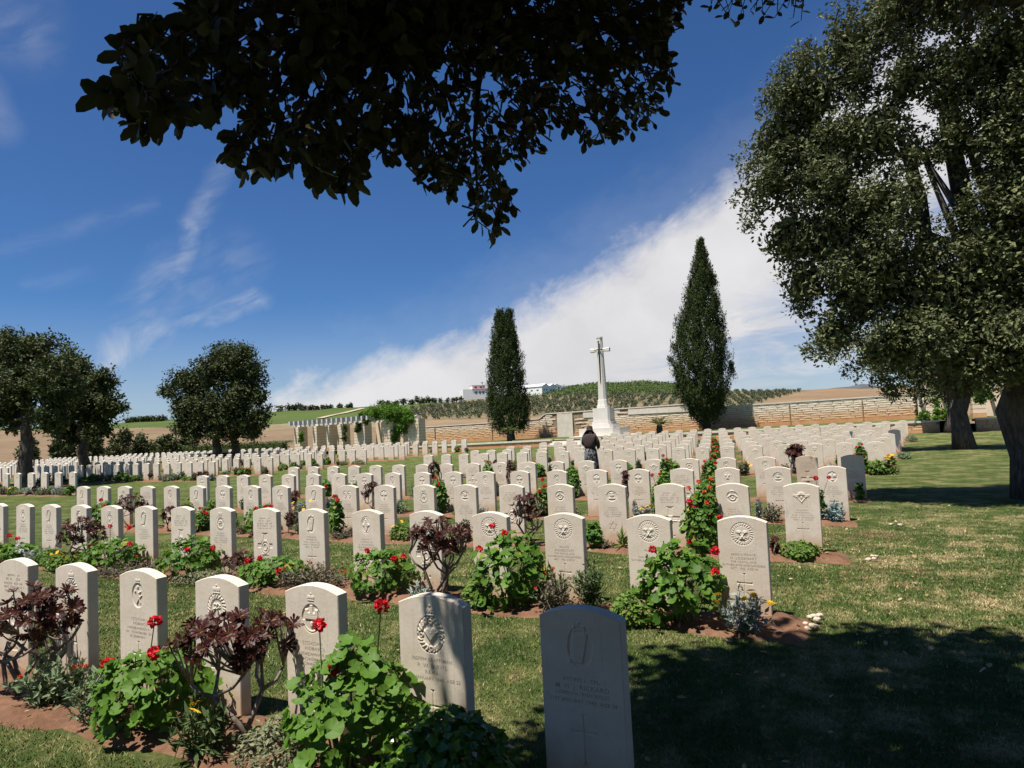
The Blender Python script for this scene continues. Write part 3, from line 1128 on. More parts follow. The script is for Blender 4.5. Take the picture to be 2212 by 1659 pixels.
# ------------------------------------------------------------------ headstones
SW, SH, SHOULDER, STH = 0.381, 0.813, 0.770, 0.076     # width, height, shoulder, thickness
BURY = 0.12


def arch(x):
    return SHOULDER + (SH - SHOULDER) * (1 - (np.abs(x) / (SW / 2)) ** 2)


LAYOUTS = {'A': [(-.095, .095, .535, .775), (-.070, .070, .140, .375)],
           'B': [(-.140, .140, .130, .545)],
           'N': []}


def slab_mesh(layout, mat):
    """headstone block with an arched top, chamfered edges and openings where the carved panels sit"""
    mb = MB()
    ch = 0.004
    bws = sorted({abs(p[0]) for p in LAYOUTS[layout]})
    xs = np.unique(np.round(np.r_[np.linspace(-SW / 2, SW / 2, 15), [-b for b in bws], bws], 5))
    yf = -STH / 2

    def outline(inset, y):
        pts = [(-SW / 2 + inset, y, -BURY)]
        for x in xs:
            xx = np.clip(x, -SW / 2 + inset, SW / 2 - inset)
            pts.append((xx, y, arch(xx) - inset))
        pts.append((SW / 2 - inset, y, -BURY))
        return np.array(pts)
    rgs = [outline(ch, yf), outline(0, yf + ch), outline(0, -yf - ch), outline(ch, -yf)]
    k = len(rgs[0])
    f = []
    for i in range(3):
        for j in range(k - 1):
            a, b = i * k + j, i * k + j + 1
            f.append((a, a + k, b + k, b))
    f.append(tuple(3 * k + j for j in range(k))[::-1])
    mb.add(np.concatenate(rgs), f)
    top = [(float(np.clip(x, -SW / 2 + ch, SW / 2 - ch)), float(arch(np.clip(x, -SW / 2 + ch, SW / 2 - ch)) - ch)) for x in xs]

    def poly(p):
        mb.add([(x, yf, z) for x, z in p], [tuple(range(len(p)))])
    if not LAYOUTS[layout]:
        poly([(-SW / 2 + ch, -BURY), (SW / 2 - ch, -BURY)] + top[::-1])
    else:
        # columns between successive panel edges, split at the panels
        ed = [-SW / 2 + ch] + [-b for b in bws[::-1]] + bws + [SW / 2 - ch]
        for a, b in zip(ed[:-1], ed[1:]):
            hol = sorted([(p[2], p[3]) for p in LAYOUTS[layout] if p[0] <= a + 1e-6 and p[1] >= b - 1e-6])
            z = -BURY
            for lo, hi in hol:
                poly([(a, z), (b, z), (b, lo), (a, lo)])
                z = hi
            tt = [q for q in top if a - 1e-4 <= q[0] <= b + 1e-4]
            if abs(tt[0][0] - a) > 2e-4: tt = [(a, float(arch(a) - ch))] + tt
            if abs(tt[-1][0] - b) > 2e-4: tt = tt + [(b, float(arch(b) - ch))]
            poly([(a, z), (b, z)] + tt[::-1])
    return mb.mesh('headstone_slab', [mat])


# --- carving: height maps made of simple signed distances (metres, + is proud)
def ell(X, Z, cx, cz, rx, rz):
    q = np.sqrt(((X - cx) / rx) ** 2 + ((Z - cz) / rz) ** 2)
    return (q - 1) * min(rx, rz)


def bxs(X, Z, cx, cz, hx, hz):
    return np.maximum(np.abs(X - cx) - hx, np.abs(Z - cz) - hz)


def sgm(X, Z, a, b, w):
    (ax, az), (bx, bz) = a, b
    d = np.array([bx - ax, bz - az])
    t = np.clip(((X - ax) * d[0] + (Z - az) * d[1]) / (d @ d), 0, 1)
    return np.hypot(X - ax - t * d[0], Z - az - t * d[1]) - w


def up(sd, h, bev=.004):
    return h * np.clip(-sd / bev, 0, 1)


def cut(sd, w, h):
    return -h * np.clip(1 - np.abs(sd) / w, 0, 1)


def crown(X, Z, cx, cz, s):
    h = up(bxs(X, Z, cx, cz - .30 * s, .48 * s, .10 * s), .005)
    for dx in (-.36, -.13, .13, .36):
        h = np.maximum(h, up(ell(X, Z, cx + dx * s, cz + .02 * s, .17 * s, .27 * s), .005))
    h = np.maximum(h, up(ell(X, Z, cx, cz + .40 * s, .13 * s, .13 * s), .005))
    return h


def carve(kind, X, Z):
    h = np.zeros_like(X)
    th_ = np.arctan2(Z, X)
    if kind == 'round':
        h += cut(ell(X, Z, 0, .02, .088, .088), .004, .006) + cut(ell(X, Z, 0, .02, .062, .062), .003, .004)
        rr = np.hypot(X, Z - .02)
        t2 = np.arctan2(Z - .02, X)
        h += np.where((rr > .064) & (rr < .086), .004 * (np.sin(t2 * 26 + rr * 90) > .15) * 1.0 - .003, 0)
        for s in (-1, 1):
            h += up(ell(X, Z, s * .024, .036, .020, .013), .007)
            h += up(sgm(X, Z, (s * .022, .03), (-s * .012, -.018), .006), .006, .003)
            h += cut(sgm(X, Z, (s * .045, .022), (s * .036, .0), 0), .004, .006)
        h += up(ell(X, Z, 0, -.012, .026, .012), .006) + cut(ell(X, Z, 0, -.024, .036, .013), .004, .006)
    elif kind == 'harp':
        o = ell(X, Z, 0, -.008, .058, .092)
        h += -.007 * np.clip(-o / .003, 0, 1)
        harp = np.maximum.reduce([Z - .045 - .25 * X, -.034 - X + .18 * (Z - .04), -.078 - Z, X - .036 + (.04 - Z) * .22])
        h += up(harp, .008, .003)
        for k in range(6):
            h += cut(X + .022 - k * .0095 - (Z) * .05, .0016, .003) * (harp < -.004)
        h += crown(X, Z, 0, .070, .062) * 1.3
    elif kind in ('wreath', 'cipher', 'heart'):
        rx, rz = (.078, .088)
        o = ell(X, Z, 0, -.028, rx, rz)
        q = np.sqrt((X / rx) ** 2 + ((Z + .028) / rz) ** 2)
        ring = (q < 1.02) & (q > .68)
        h += cut(o, .004, .006)
        h += np.where(ring, -.002 + .0055 * (np.sin(np.arctan2(Z + .028, X) * 22 + q * 14) > 0.1), 0)
        h += -.006 * np.clip((.68 - q) / .04, 0, 1)
        h += crown(X, Z, 0, .085, .062)
        if kind == 'heart':
            hz = Z + .028
            heart = np.minimum.reduce([ell(X, hz, -.017, .016, .019, .018), ell(X, hz, .017, .016, .019, .018),
                                       np.maximum(np.abs(X) * .78 + (-hz) * .62 - .026, hz - .020)])
            h += up(heart, .012, .008)
            for (cx, cz) in ((-.058, -.035), (.058, -.035), (0, -.095), (0, .035)):
                h = np.where(ell(X, Z, cx, cz, .018, .018) < 0, -.004, h)
                h += cut(ell(X, Z, cx, cz, .018, .018), .003, .004) + up(np.abs(ell(X, Z, cx, cz, .009, .009)) - .003, .006, .002)
        elif kind == 'cipher':
            for a, b in (((-.022, .0), (-.022, -.056)), ((-.022, .0), (.004, -.004)), ((.004, -.004), (-.016, -.028)), ((.006, .004), (.006, -.056)),
                         ((.006, .004), (.026, -.008)), ((.026, -.008), (.008, -.026)), ((.008, -.026), (.028, -.056)), ((-.03, -.03), (.03, -.02))):
                h += up(sgm(X, Z, a, b, .005), .006, .003)
        else:
            for k in range(8):
                a = k * math.pi / 4
                h = np.maximum(h, up(sgm(X, Z, (0, -.028), (.045 * math.cos(a), -.028 + .05 * math.sin(a)), .006), .003, .003) + np.where(q < .68, -.004, -9))
            h += up(ell(X, Z, 0, -.028, .018, .018), .006)
    elif kind == 'castle':
        o = ell(X, Z, 0, -.02, .070, .078)
        h += -.009 * np.clip(-o / .003, 0, 1)
        h = np.maximum(h, up(np.abs(ell(X, Z, 0, -.02, .061, .069)) - .006, .006) + np.where(Z < -.03, -.006, -9))
        cas = np.minimum.reduce([bxs(X, Z, 0, -.008, .048, .020), bxs(X, Z, -.036, .012, .012, .018), bxs(X, Z, .036, .012, .012, .018), bxs(X, Z, 0, .03, .012, .024)])
        h += up(cas, .011, .003)
        h += np.where(cas < -.003, cut((Z * 110) % 1 - .5, .14, .002) + cut((X * 80 + (np.floor(Z * 110) % 2) * .5) % 1 - .5, .1, .002), 0)
        h += up(ell(X, Z, 0, -.052, .012, .018), .010)
        h += crown(X, Z, 0, .092, .050)
    elif kind == 'star':
        o = ell(X, Z, 0, 0, .066, .086)
        h += cut(o, .0045, .007) + cut(ell(X, Z, 0, 0, .055, .074), .003, .004)
        r2 = np.hypot(X, Z * .8)
        star = r2 - .030 - .022 * np.abs(np.cos(th_ * 2)) ** 3
        h += -.006 * np.clip(-ell(X, Z, 0, 0, .055, .074) / .003, 0, 1) + up(star, .009, .008)
        h += cut(ell(X, Z, 0, 0, .016, .02), .003, .005)
        for s in (-1, 1):
            h += up(ell(X, Z, 0, s * .06, .012, .010), .007)
    elif kind == 'wings':
        o = ell(X, Z, 0, .01, .062, .066)
        h += -.007 * np.clip(-o / .003, 0, 1)
        for s in (-1, 1):
            wing = np.maximum(np.abs(Z - .012 + (np.abs(X) - .05) ** 2 * -6) - .016, np.maximum(-s * X + .008, s * X - .090))
            h = np.maximum(h, up(wing, .007, .004) - .001 * (wing < 0))
            h += np.where(wing < 0, cut((X * 160) % 1 - .5, .2, .002), 0)
            h += up(sgm(X, Z, (s * .050, .0), (0, -.058), .005), .008, .003)
        h += up(np.maximum(ell(X, Z, 0, .03, .040, .030), .02 - Z), .009, .006) + up(ell(X, Z, 0, -.005, .012, .018), .008)
    elif kind in ('eagle', 'mortar', 'oval', 'rampant', 'thistle'):
        rx, rz = {'eagle': (.068, .074), 'mortar': (.072, .070), 'oval': (.055, .078), 'rampant': (.060, .080), 'thistle': (.068, .066)}[kind]
        o = ell(X, Z, 0, 0, rx, rz)
        h += -.0085 * np.clip(-o / .003, 0, 1)
        if kind == 'eagle':
            c = np.minimum(bxs(X, Z, 0, 0, .014, .058), bxs(X, Z, 0, .008, .058, .013))
            c = np.minimum(c, np.minimum(ell(X, Z, -.038, .026, .022, .014), ell(X, Z, .038, .026, .022, .014)))
            h += up(c, .010, .005) + up(ell(X, Z, 0, -.05, .030, .010), .008)
        elif kind == 'mortar':
            h += up(np.minimum(bxs(X, Z, 0, -.030, .05, .010), ell(X, Z, 0, .012, .030, .024)), .010, .006)
            h += up(sgm(X, Z, (-.03, .04), (.03, .05), .007), .009, .004)
            h += up(ell(X, Z, -.085, .03, .012, .008), .004) + up(ell(X, Z, .085, .03, .012, .008), .004)
        elif kind == 'oval':
            h += up(np.abs(ell(X, Z, 0, 0, .036, .055)) - .006, .008, .004) + up(ell(X, Z, 0, 0, .016, .03), .009, .008)
            h += crown(X, Z, 0, .082, .05)
        elif kind == 'rampant':
            for a, b, w in (((-.012, .03), (.010, -.02), .013), ((.008, -.02), (-.014, -.052), .007), ((.01, -.02), (.022, -.05), .007),
                            ((-.012, .03), (-.034, .02), .006), ((.0, .01), (.026, .024), .006), ((-.012, .04), (-.004, .052), .012), ((.012, -.016), (.036, .0), .005)):
                h = np.maximum(h, up(sgm(X, Z, a, b, w), .010, .005) - .0085)
            h += crown(X, Z, 0, .094, .046)
        else:
            h += up(np.abs(ell(X, Z, 0, -.008, .034, .032)) - .008, .010, .005) + up(np.maximum(ell(X, Z, 0, .05, .03, .03), .03 - Z), .008, .005)
            for s in (-1, 1):
                h += up(sgm(X, Z, (s * .018, .03), (s * .055, -.005), .007), .008, .004)
            h += up(ell(X, Z, 0, -.008, .012, .014), .009, .005)
    elif kind == 'double':
        for s in (-1, 1):
            o = ell(X, Z, s * .044, 0, .046, .070)
            h += -.007 * np.clip(-o / .003, 0, 1) + up(np.abs(ell(X, Z, s * .044, .004, .026, .036)) - .007, .008, .004)
            h += up(ell(X, Z, s * .044, .0, .012, .02), .008, .006) + up(ell(X, Z, s * .044, -.052, .026, .008), .007)
    elif kind == 'cross':
        stem = np.maximum(np.abs(X) - .0042 - .010 * np.clip((Z - .096) / .012, 0, 1) - .010 * np.clip((-Z - .096) / .012, 0, 1), np.abs(Z) - .108)
        arms = np.maximum(np.abs(Z - .030) - .0058 - .006 * np.clip((np.abs(X) - .048) / .010, 0, 1), np.abs(X) - .060)
        h += -.007 * np.clip(-np.minimum(stem, arms) / .0035, 0, 1)
    elif kind == 'david':
        for s in (1, -1):
            pts = [(.056 * math.cos(a), s * .062 * math.sin(a)) for a in (math.pi / 2, math.pi * 7 / 6, math.pi * 11 / 6)]
            for a, b in zip(pts, pts[1:] + pts[:1]):
                h += cut(sgm(X, Z, a, b, 0), .0045, .006)
        h = np.maximum(h, -.007)
    elif kind in ('cross_badge', 'cross_gun'):
        stem = np.maximum(np.abs(X) - .030, np.abs(Z) - .190)
        arm = np.maximum(np.abs(Z - .045) - .026, np.abs(X) - .120)
        foot = np.maximum(np.abs(X) - .05, np.abs(Z + .175) - .012)
        head = np.maximum(np.abs(X) - .05, np.abs(Z - .183) - .008)
        c = np.minimum.reduce([stem, arm, foot, head])
        h += -.010 * np.clip(-c / .0035, 0, 1)
        if kind == 'cross_badge':
            h = np.where(ell(X, Z, 0, .03, .070, .082) < 0, 0, h) + cut(ell(X, Z, 0, .03, .070, .082), .004, .008)
            h += -.007 * np.clip(-ell(X, Z, 0, .03, .050, .060) / .003, 0, 1) + up(np.abs(ell(X, Z, 0, .03, .030, .036)) - .008, .009, .004)
            h += crown(X, Z, 0, .105, .055)
            h += up(bxs(X, Z, 0, -.055, .055, .010), .006)
        else:
            h = np.where(np.maximum(np.abs(X) - .095, np.abs(Z - .02) - .026) < 0, np.maximum(h, -.004), h)
            h += up(bxs(X, Z, 0, .062, .028, .020), .009) + up(bxs(X, Z, 0, .012, .085, .008), .007) + up(ell(X, Z, 0, .022, .03, .026), .008, .006)
    return h


def panel_mesh(kind, x0, x1, z0, z1, step, mat):
    nx = int(round((x1 - x0) / step)) + 1
    nz = int(round((z1 - z0) / step)) + 1
    x = np.linspace(x0, x1, nx)
    z = np.linspace(z0, z1, nz)
    X, Z = np.meshgrid(x, z, indexing='ij')
    H = carve(kind, X - (x0 + x1) / 2, Z - (z0 + z1) / 2)
    H = H * (.80 if kind in ('cross', 'david') else (.8 if kind in ('harp', 'heart') else .56))
    H[0, :] = H[-1, :] = 0
    H[:, 0] = H[:, -1] = 0
    V = np.stack([X, -STH / 2 - H, Z], -1).reshape(-1, 3)
    i, j = np.meshgrid(np.arange(nx - 1), np.arange(nz - 1), indexing='ij')
    q = (i * nz + j).ravel()
    return npmesh('carved_' + kind, V, np.stack([q, q + nz, q + nz + 1, q + 1], -1), mat, True)


_pan = {}


def panel(kind, layout, idx, mat, coarse=False):
    key = (kind, layout, idx, mat.name, coarse)
    if key not in _pan:
        _pan[key] = panel_mesh(kind, *LAYOUTS[layout][idx], .0055 if coarse else .0024, mat)
    return _pan[key]


def font_mesh(lines):
    """engraved capitals: (text, size, z) lines centred on the stone"""
    out = MB()
    for s, size, z in lines:
        cu = bpy.data.curves.new('inscription', 'FONT')
        cu.body = s
        cu.size = size
        cu.align_x = 'CENTER'
        cu.space_character = 1.12
        cu.resolution_u = 2
        cu.offset = 0.0002
        o = bpy.data.objects.new('inscription', cu)
        COL.objects.link(o)
        bpy.context.view_layer.update()
        me = bpy.data.meshes.new_from_object(o.evaluated_get(bpy.context.evaluated_depsgraph_get()))
        bpy.data.objects.remove(o)
        V = np.zeros(len(me.vertices) * 3)
        me.vertices.foreach_get('co', V)
        V = V.reshape(-1, 3)
        out.add(np.c_[V[:, 0], np.full(len(V), -STH / 2 - .0007), V[:, 1] + z], [tuple(p.vertices) for p in me.polygons])
        bpy.data.meshes.remove(me)
        bpy.data.curves.remove(cu)
    return out.mesh('inscription', [MAT['letter']])


def scribble(seed, lines):
    """worn lettering nobody can read any more"""
    g = np.random.default_rng(seed)
    mb = MB()
    y = -STH / 2 - .0007
    for (z, w, h) in lines:
        x = -w / 2
        while x < w / 2:
            lw = g.uniform(.006, .011)
            if g.random() > .14:
                k = g.integers(0, 4)
                s = .0013
                def bar(a, b):
                    d = np.array([b[0] - a[0], b[1] - a[1]])
                    nrm = np.array([-d[1], d[0]]) / (np.hypot(*d) + 1e-9) * s
                    mb.add([(a[0] - nrm[0], y, a[1] - nrm[1]), (b[0] - nrm[0], y, b[1] - nrm[1]), (b[0] + nrm[0], y, b[1] + nrm[1]), (a[0] + nrm[0], y, a[1] + nrm[1])], [(0, 1, 2, 3)])
                bar((x, z), (x + (lw * .4 if k == 3 else 0), z + h))
                if k != 1: bar((x, z + (h if k == 0 else h * .5)), (x + lw, z + (h if k == 0 else h * .5)))
                if k in (1, 2): bar((x + lw, z), (x + lw * .8, z + h))
                if k == 0: bar((x, z), (x + lw, z))
            x += lw + g.uniform(.004, .007)
    return mb.mesh('inscription', [MAT['letter']])


LINES_A = [(.497, .13, .015), (.468, .16, .018), (.440, .22, .015), (.413, .25, .015), (.388, .20, .014)]
LINES_B = [(.690, .15, .015), (.660, .19, .018), (.630, .24, .015), (.603, .27, .015), (.576, .22, .014)]
BASE = [(.098, .16, .014), (.072, .20, .014)]
SCRIB = {'A': [scribble(i, LINES_A + (BASE if i % 2 else [])) for i in range(4)],
         'B': [scribble(10 + i, LINES_B + (BASE if i % 2 else [])) for i in range(3)]}
SLAB = {(l, m_): slab_mesh(l, MAT[m_]) for l in 'ABN' for m_ in ('slab', 'brown_slab')}

# plain words for the carvings
WORDS = {'round': 'ringed round badge', 'harp': 'harp badge', 'wreath': 'wreathed star badge', 'cipher': 'crowned cipher badge', 'heart': 'heart and wreath badge',
         'castle': 'castle badge', 'star': 'oval star badge', 'wings': 'winged parachute badge', 'eagle': 'deep round cross badge', 'mortar': 'broad gun badge',
         'oval': 'narrow oval badge', 'rampant': 'crowned animal badge', 'thistle': 'looped horn badge', 'double': 'double oval badge',
         'cross_badge': 'large cross holding a badge', 'cross_gun': 'large gun badge cross'}
ORD = ['', 'first', 'second', 'third', 'fourth', 'fifth', 'sixth', 'seventh', 'eighth', 'ninth', 'tenth', 'eleventh', 'twelfth', 'thirteenth',
       'fourteenth', 'fifteenth', 'sixteenth', 'seventeenth', 'eighteenth', 'nineteenth', 'twentieth', 'twenty-first', 'twenty-second', 'twenty-third', 'twenty-fourth']
HG = 'headstones set in rows on the lawn'


def headstone(label, badge='round', emblem='cross', mat='slab', text=None, coarse=False, parts=True):
    lay = 'B' if badge.startswith('cross_') else 'A'
    r = thing('headstone', label, 'headstone', group=HG)
    obj('slab', SLAB[(lay, mat)], r)
    obj('badge', panel(badge, lay, 0, MAT[mat], coarse), r)
    if lay == 'A':
        obj('carved_cross' if emblem == 'cross' else 'carved_star', panel(emblem, 'A', 1, MAT[mat], coarse), r)
    obj('inscription', text or SCRIB[lay][random.randrange(len(SCRIB[lay]))], r)
    return r


def far_mesh(kind):
    """a distant headstone as one mesh: block and shallow carving"""
    lay = 'B' if kind.startswith('cross_') else 'A'
    mb = MB()
    for me in [SLAB[(lay, 'slab')], panel(kind, lay, 0, MAT['slab'], True)] + ([panel('cross', 'A', 1, MAT['slab'], True)] if lay == 'A' else []):
        V = np.zeros(len(me.vertices) * 3)
        me.vertices.foreach_get('co', V)
        mb.add(V.reshape(-1, 3), [tuple(p.vertices) for p in me.polygons])
    return mb.mesh('headstone', [MAT['slab']])


T_JARVIS = font_mesh([('7627994 CRAFTSMAN', .0225, .500), ('P. W. JARVIS', .0285, .467), ('R.E.M.E.', .0225, .441), ('28TH JANUARY 1943  AGE 22', .0225, .410)])
T_RICK = font_mesh([('6971992 L. CPL.', .0235, .500), ('M. H. J. RICKARD', .030, .467), ('LONDON IRISH RIFLES', .0225, .441), ('21ST JANUARY 1943  AGE 28', .0225, .410),
                    ('THE BEST OF THE HEART', .018, .098)])
T_LOCK = font_mesh([('2695214 PRIVATE', .0225, .505), ('H. LOCKHART', .0285, .474), ('THE ARGYLL AND', .0225, .448), ('SUTHERLAND HIGHLANDERS', .0225, .421),
                    ('OCT. 1942  AGE 18', .0225, .394), ('TAKE A MAN', .018, .098)])
T_ARG = font_mesh([('PRIVATE', .0225, .505), ('THE ARGYLL AND', .0225, .448), ('SUTHERLAND HIGHLANDERS', .0225, .421)])
T_BIGG = font_mesh([('PRIVATE', .0225, .505), ('BIGGERSTAFF', .0285, .474), ('THE ARGYLL AND', .0225, .448), ('SUTHERLAND HIGHLANDERS', .0225, .421), ('MAY 1942  AGE 21', .0225, .394)])

ROWN = [2.803, 5.712, 8.521, 11.188, 13.977, 19.6, 22.4, 25.2, 28.0, 30.8, 33.6, 36.4]
ROWT = {0: [-5.72, -4.98, -4.24, -3.50, -2.744, -1.966, -1.182],
        1: [-12.22, -11.48, -10.77, -10.03, -9.30, -8.56, -7.82, -7.08, -6.32, -5.59, -4.81, -4.05, -3.30, -2.53, -1.734, -0.976],
        2: [-14.87, -14.15, -13.44, -12.70, -11.98, -11.23, -10.51, -9.78, -9.06, -8.29, -7.56, -6.815, -6.06, -5.32, -4.556, -3.80, -3.06, -2.30, -1.525, -0.769],
        3: [-14.545, -13.83, -13.12, -12.39, -11.67, -10.92, -10.18, -9.47, -8.73, -7.99, -7.25, -6.52, -5.79, -5.04, -4.28, -3.53, -2.80, -2.07, -1.305, -0.554],
        4: [-14.37, -13.63, -12.91, -12.185, -11.46, -10.71, -9.97, -9.26, -8.50, -7.75, -7.01, -6.305, -5.58, -4.83, -4.065, -3.32, -2.59, -1.86, -1.11, -0.34]}
KINDS_ = {0: ['cross_badge', 'wreath', 'rampant', 'cipher', 'castle', 'heart', 'harp'],
          1: ['oval', 'wreath', 'harp', 'oval', 'wreath', 'harp/david', 'cross_badge', 'cipher', 'cross_badge', 'harp', 'star', 'cross_badge', 'round', 'round', 'round', 'round'],
          2: ['harp', 'harp', 'wreath', 'cross_gun', 'rampant', 'harp', 'eagle', 'rampant', 'star', 'harp', 'double', 'eagle', 'cipher', 'mortar', 'cross_badge', 'thistle',
              'mortar/david', 'cross_gun', 'thistle', 'wings'],
          3: ['eagle', 'wreath', 'oval', 'eagle', 'thistle', 'harp', 'oval', 'eagle', 'rampant', 'eagle', 'eagle', 'oval', 'eagle', 'oval', 'eagle', 'eagle', 'cross_badge', 'round', 'mortar', 'eagle'],
          4: ['wings', 'wings', 'wings', 'cross_badge', 'oval', 'wreath', 'cross_gun', 'cross_badge', 'cross_badge', 'rampant', 'wings', 'mortar', 'wings', 'eagle', 'wings', 'thistle', 'oval', 'oval', 'cross_gun', 'rampant']}
STONES_ALL = []      # (n, t, z, builder info)
ROW_T = {}


def stand(o, n, t, z=0.0):
    q = P3(n, t, z)
    o.location = tuple(q)
    o.rotation_euler = (random.gauss(0, .004), random.gauss(0, .005), ROT + random.gauss(0, .008))


for ri in range(5):
    ts = ROWT[ri]
    ROW_T[ri] = ts
    for k, t in enumerate(ts):
        from_end = len(ts) - k
        kind = KINDS_[ri][k]
        emb = 'cross'
        if '/' in kind: kind, emb = kind.split('/')
        extra = ' and star' if emb == 'david' else ''
        tone = 'pale'
        mat = 'slab'
        if ri == 4 and k == 18: tone, mat = 'brown', 'brown_slab'
        if ri == 0 and k == 6: tone = 'shaded grey'
        lab = f"{tone} headstone with {WORDS[kind]}{extra}, {ORD[from_end]} from the tree end of {ORD[ri + 1]} row"
        tx = {(0, 5): T_JARVIS, (0, 6): T_RICK, (1, 15): T_LOCK, (1, 14): T_ARG, (1, 13): T_BIGG, (1, 12): T_ARG}.get((ri, k))
        h = headstone(lab, kind, emb, mat, tx, coarse=(ri >= 3))
        stand(h, ROWN[ri], t)

FARK = [far_mesh(q) for q in ('eagle', 'round', 'wings', 'oval', 'rampant', 'cross_badge', 'thistle', 'wreath')]
far_list = []
for ri in range(5, 12):
    n = ROWN[ri]
    a, b = -13.68 + (n - 19.6) * .052, .08 + .075 * (n - 19.6)
    ROW_T[ri] = np.linspace(a, b, 20).tolist()
    for k, t in enumerate(ROW_T[ri]):
        far_list.append((n, t, f"cream headstone {ORD[20 - k]} from the tree end of {ORD[ri + 1]} row back"))
ENDS = {19.6: -24.92, 22.4: -24.55, 25.2: -24.15, 28.0: -23.75, 30.8: -23.35, 33.6: -23.0, 36.4: -22.72}
for k in range(8):
    far_list.append((13.977, -25.02 - .885 * k, f"cream headstone {ORD[k + 1]} from the lawn end of the short row beyond the lawn"))
LB = []
for j, (n, e) in enumerate(ENDS.items()):
    for k in range(20):
        LB.append((n, e - .735 * k, f"small cream headstone {ORD[k + 1]} from the lawn end of {ORD[j + 1]} row, block below pergola"))
    if n < 36:
        for k in range(34):
            LB.append((n, e - .735 * 20 - 1.6 - .735 * k, None))
    else:
        for k in range(26):
            LB.append((n, e - .735 * 20 - 1.6 - .735 * k, None))
far_list += LB


def seen(n, t):
    X = P3(n, t, .5)
    x, y = project(X[None])
    return -30 < x[0] < 2240


far_list = [q for q in far_list if seen(q[0], q[1])]
far_list.sort(key=lambda q: np.hypot(*xy(q[0], q[1])))
n_ind = 300 - sum(len(v) for v in ROWT.values())
used = 0
rest = []
for (n, t, lab) in far_list:
    t = t + random.gauss(0, .02)
    if lab and used < n_ind:
        o = obj('headstone', FARK[random.randrange(8)])
        tag(o, lab, 'headstone', HG)
        stand(o, n, t, float(gz(n, t)))
        used += 1
    else:
        rest.append((n, t))
# the far remainder, too small to tell apart
Vn = np.zeros(len(SLAB[('N', 'slab')].vertices) * 3)
SLAB[('N', 'slab')].vertices.foreach_get('co', Vn)
Vn = Vn.reshape(-1, 3)
Fn = [tuple(p.vertices) for p in SLAB[('N', 'slab')].polygons]
mb = MB()
for n, t in rest:
    a = ROT + random.gauss(0, .01)
    c, s = math.cos(a), math.sin(a)
    V = np.c_[Vn[:, 0] * c - Vn[:, 1] * s, Vn[:, 0] * s + Vn[:, 1] * c, Vn[:, 2]] + P3(n, t, float(gz(n, t)))
    mb.add(V, Fn)
tag(mb.build('distant_headstones', [mat_plain('distant_limestone', (0.64, 0.58, 0.495), 0.85, 0, 0.08, 2.0)]),
    'far rows of small cream headstones running back to the hedge', 'headstones', None, 'stuff')
print('headstones', sum(len(v) for v in ROWT.values()) + used, 'rest', len(rest))


# ------------------------------------------------------------------ flower beds
BEDS = []


def bed(n, t0, t1, fine, zf=lambda n, t: 0.0):
    dt, dn = (.05, .05) if fine else (.2, .13)
    ns = np.arange(n - .58, n + .13, dn)
    ts = np.arange(t0, t1, dt)
    nn, tt = np.meshgrid(ns, ts, indexing='ij')
    e = np.clip(np.minimum.reduce([(nn - ns[0]) / .14, (ns[-1] - nn) / .08, (tt - t0) / .14, (t1 - dt - tt) / .14]), 0, 1)
    g = np.random.default_rng(int(n * 100))
    bumps = g.normal(size=nn.shape)
    bumps = (bumps + np.roll(bumps, 1, 0) + np.roll(bumps, 1, 1) + np.roll(np.roll(bumps, 1, 0), 1, 1)) / 4
    z = zf(nn, tt) + e * (.035 + .018 * np.sin(tt * 3.1 + nn * 5) + .014 * bumps) - (1 - e) * .02 + .0
    wav = .05 * np.sin(tt * 2.3 + n) + .03 * np.sin(tt * 7.1)
    nn2 = nn + np.where(nn < n - .3, wav, 0)
    X = nn2 * NV[0] + tt * UV[0]
    Y = nn2 * NV[1] + tt * UV[1]
    V = np.stack([X, Y, z], -1).reshape(-1, 3)
    b = len(ts)
    i, j = np.meshgrid(np.arange(len(ns) - 1), np.arange(b - 1), indexing='ij')
    q = (i * b + j).ravel()
    o = obj('flower_bed', npmesh('flower_bed', V, np.stack([q, q + b, q + b + 1, q + 1], -1)[:, ::-1], MAT['soil'], True))
    tag(o, 'strip of bare red soil at the foot of a row of headstones', kind='structure')
    BEDS.append((n - .58, n + .12, t0, t1))


for ri in range(12):
    ts = ROW_T[ri]
    zf = (lambda n, t: 0.0) if ri < 6 else (lambda n, t: gz(n, t))
    bed(ROWN[ri], min(ts) - .45 - (2 if ri == 0 else 0), max(ts) + (.24 if ri == 0 else .56), ri < 3, zf)
bed(13.977, -33, -24.5, False)
for n, e in ENDS.items():
    bed(n, e - 30, e + .5, False, lambda n, t: gz(n, t))
# ------------------------------------------------------------------ trees
def sublobes(lobes, k, f, g):
    out = []
    for c, r in lobes:
        for _ in range(k):
            d = unit(g.normal(size=3) + np.array([0, 0, .15]))
            out.append((c + d * r * g.uniform(.55, .95), r * f * g.uniform(.65, 1.25)))
    return out


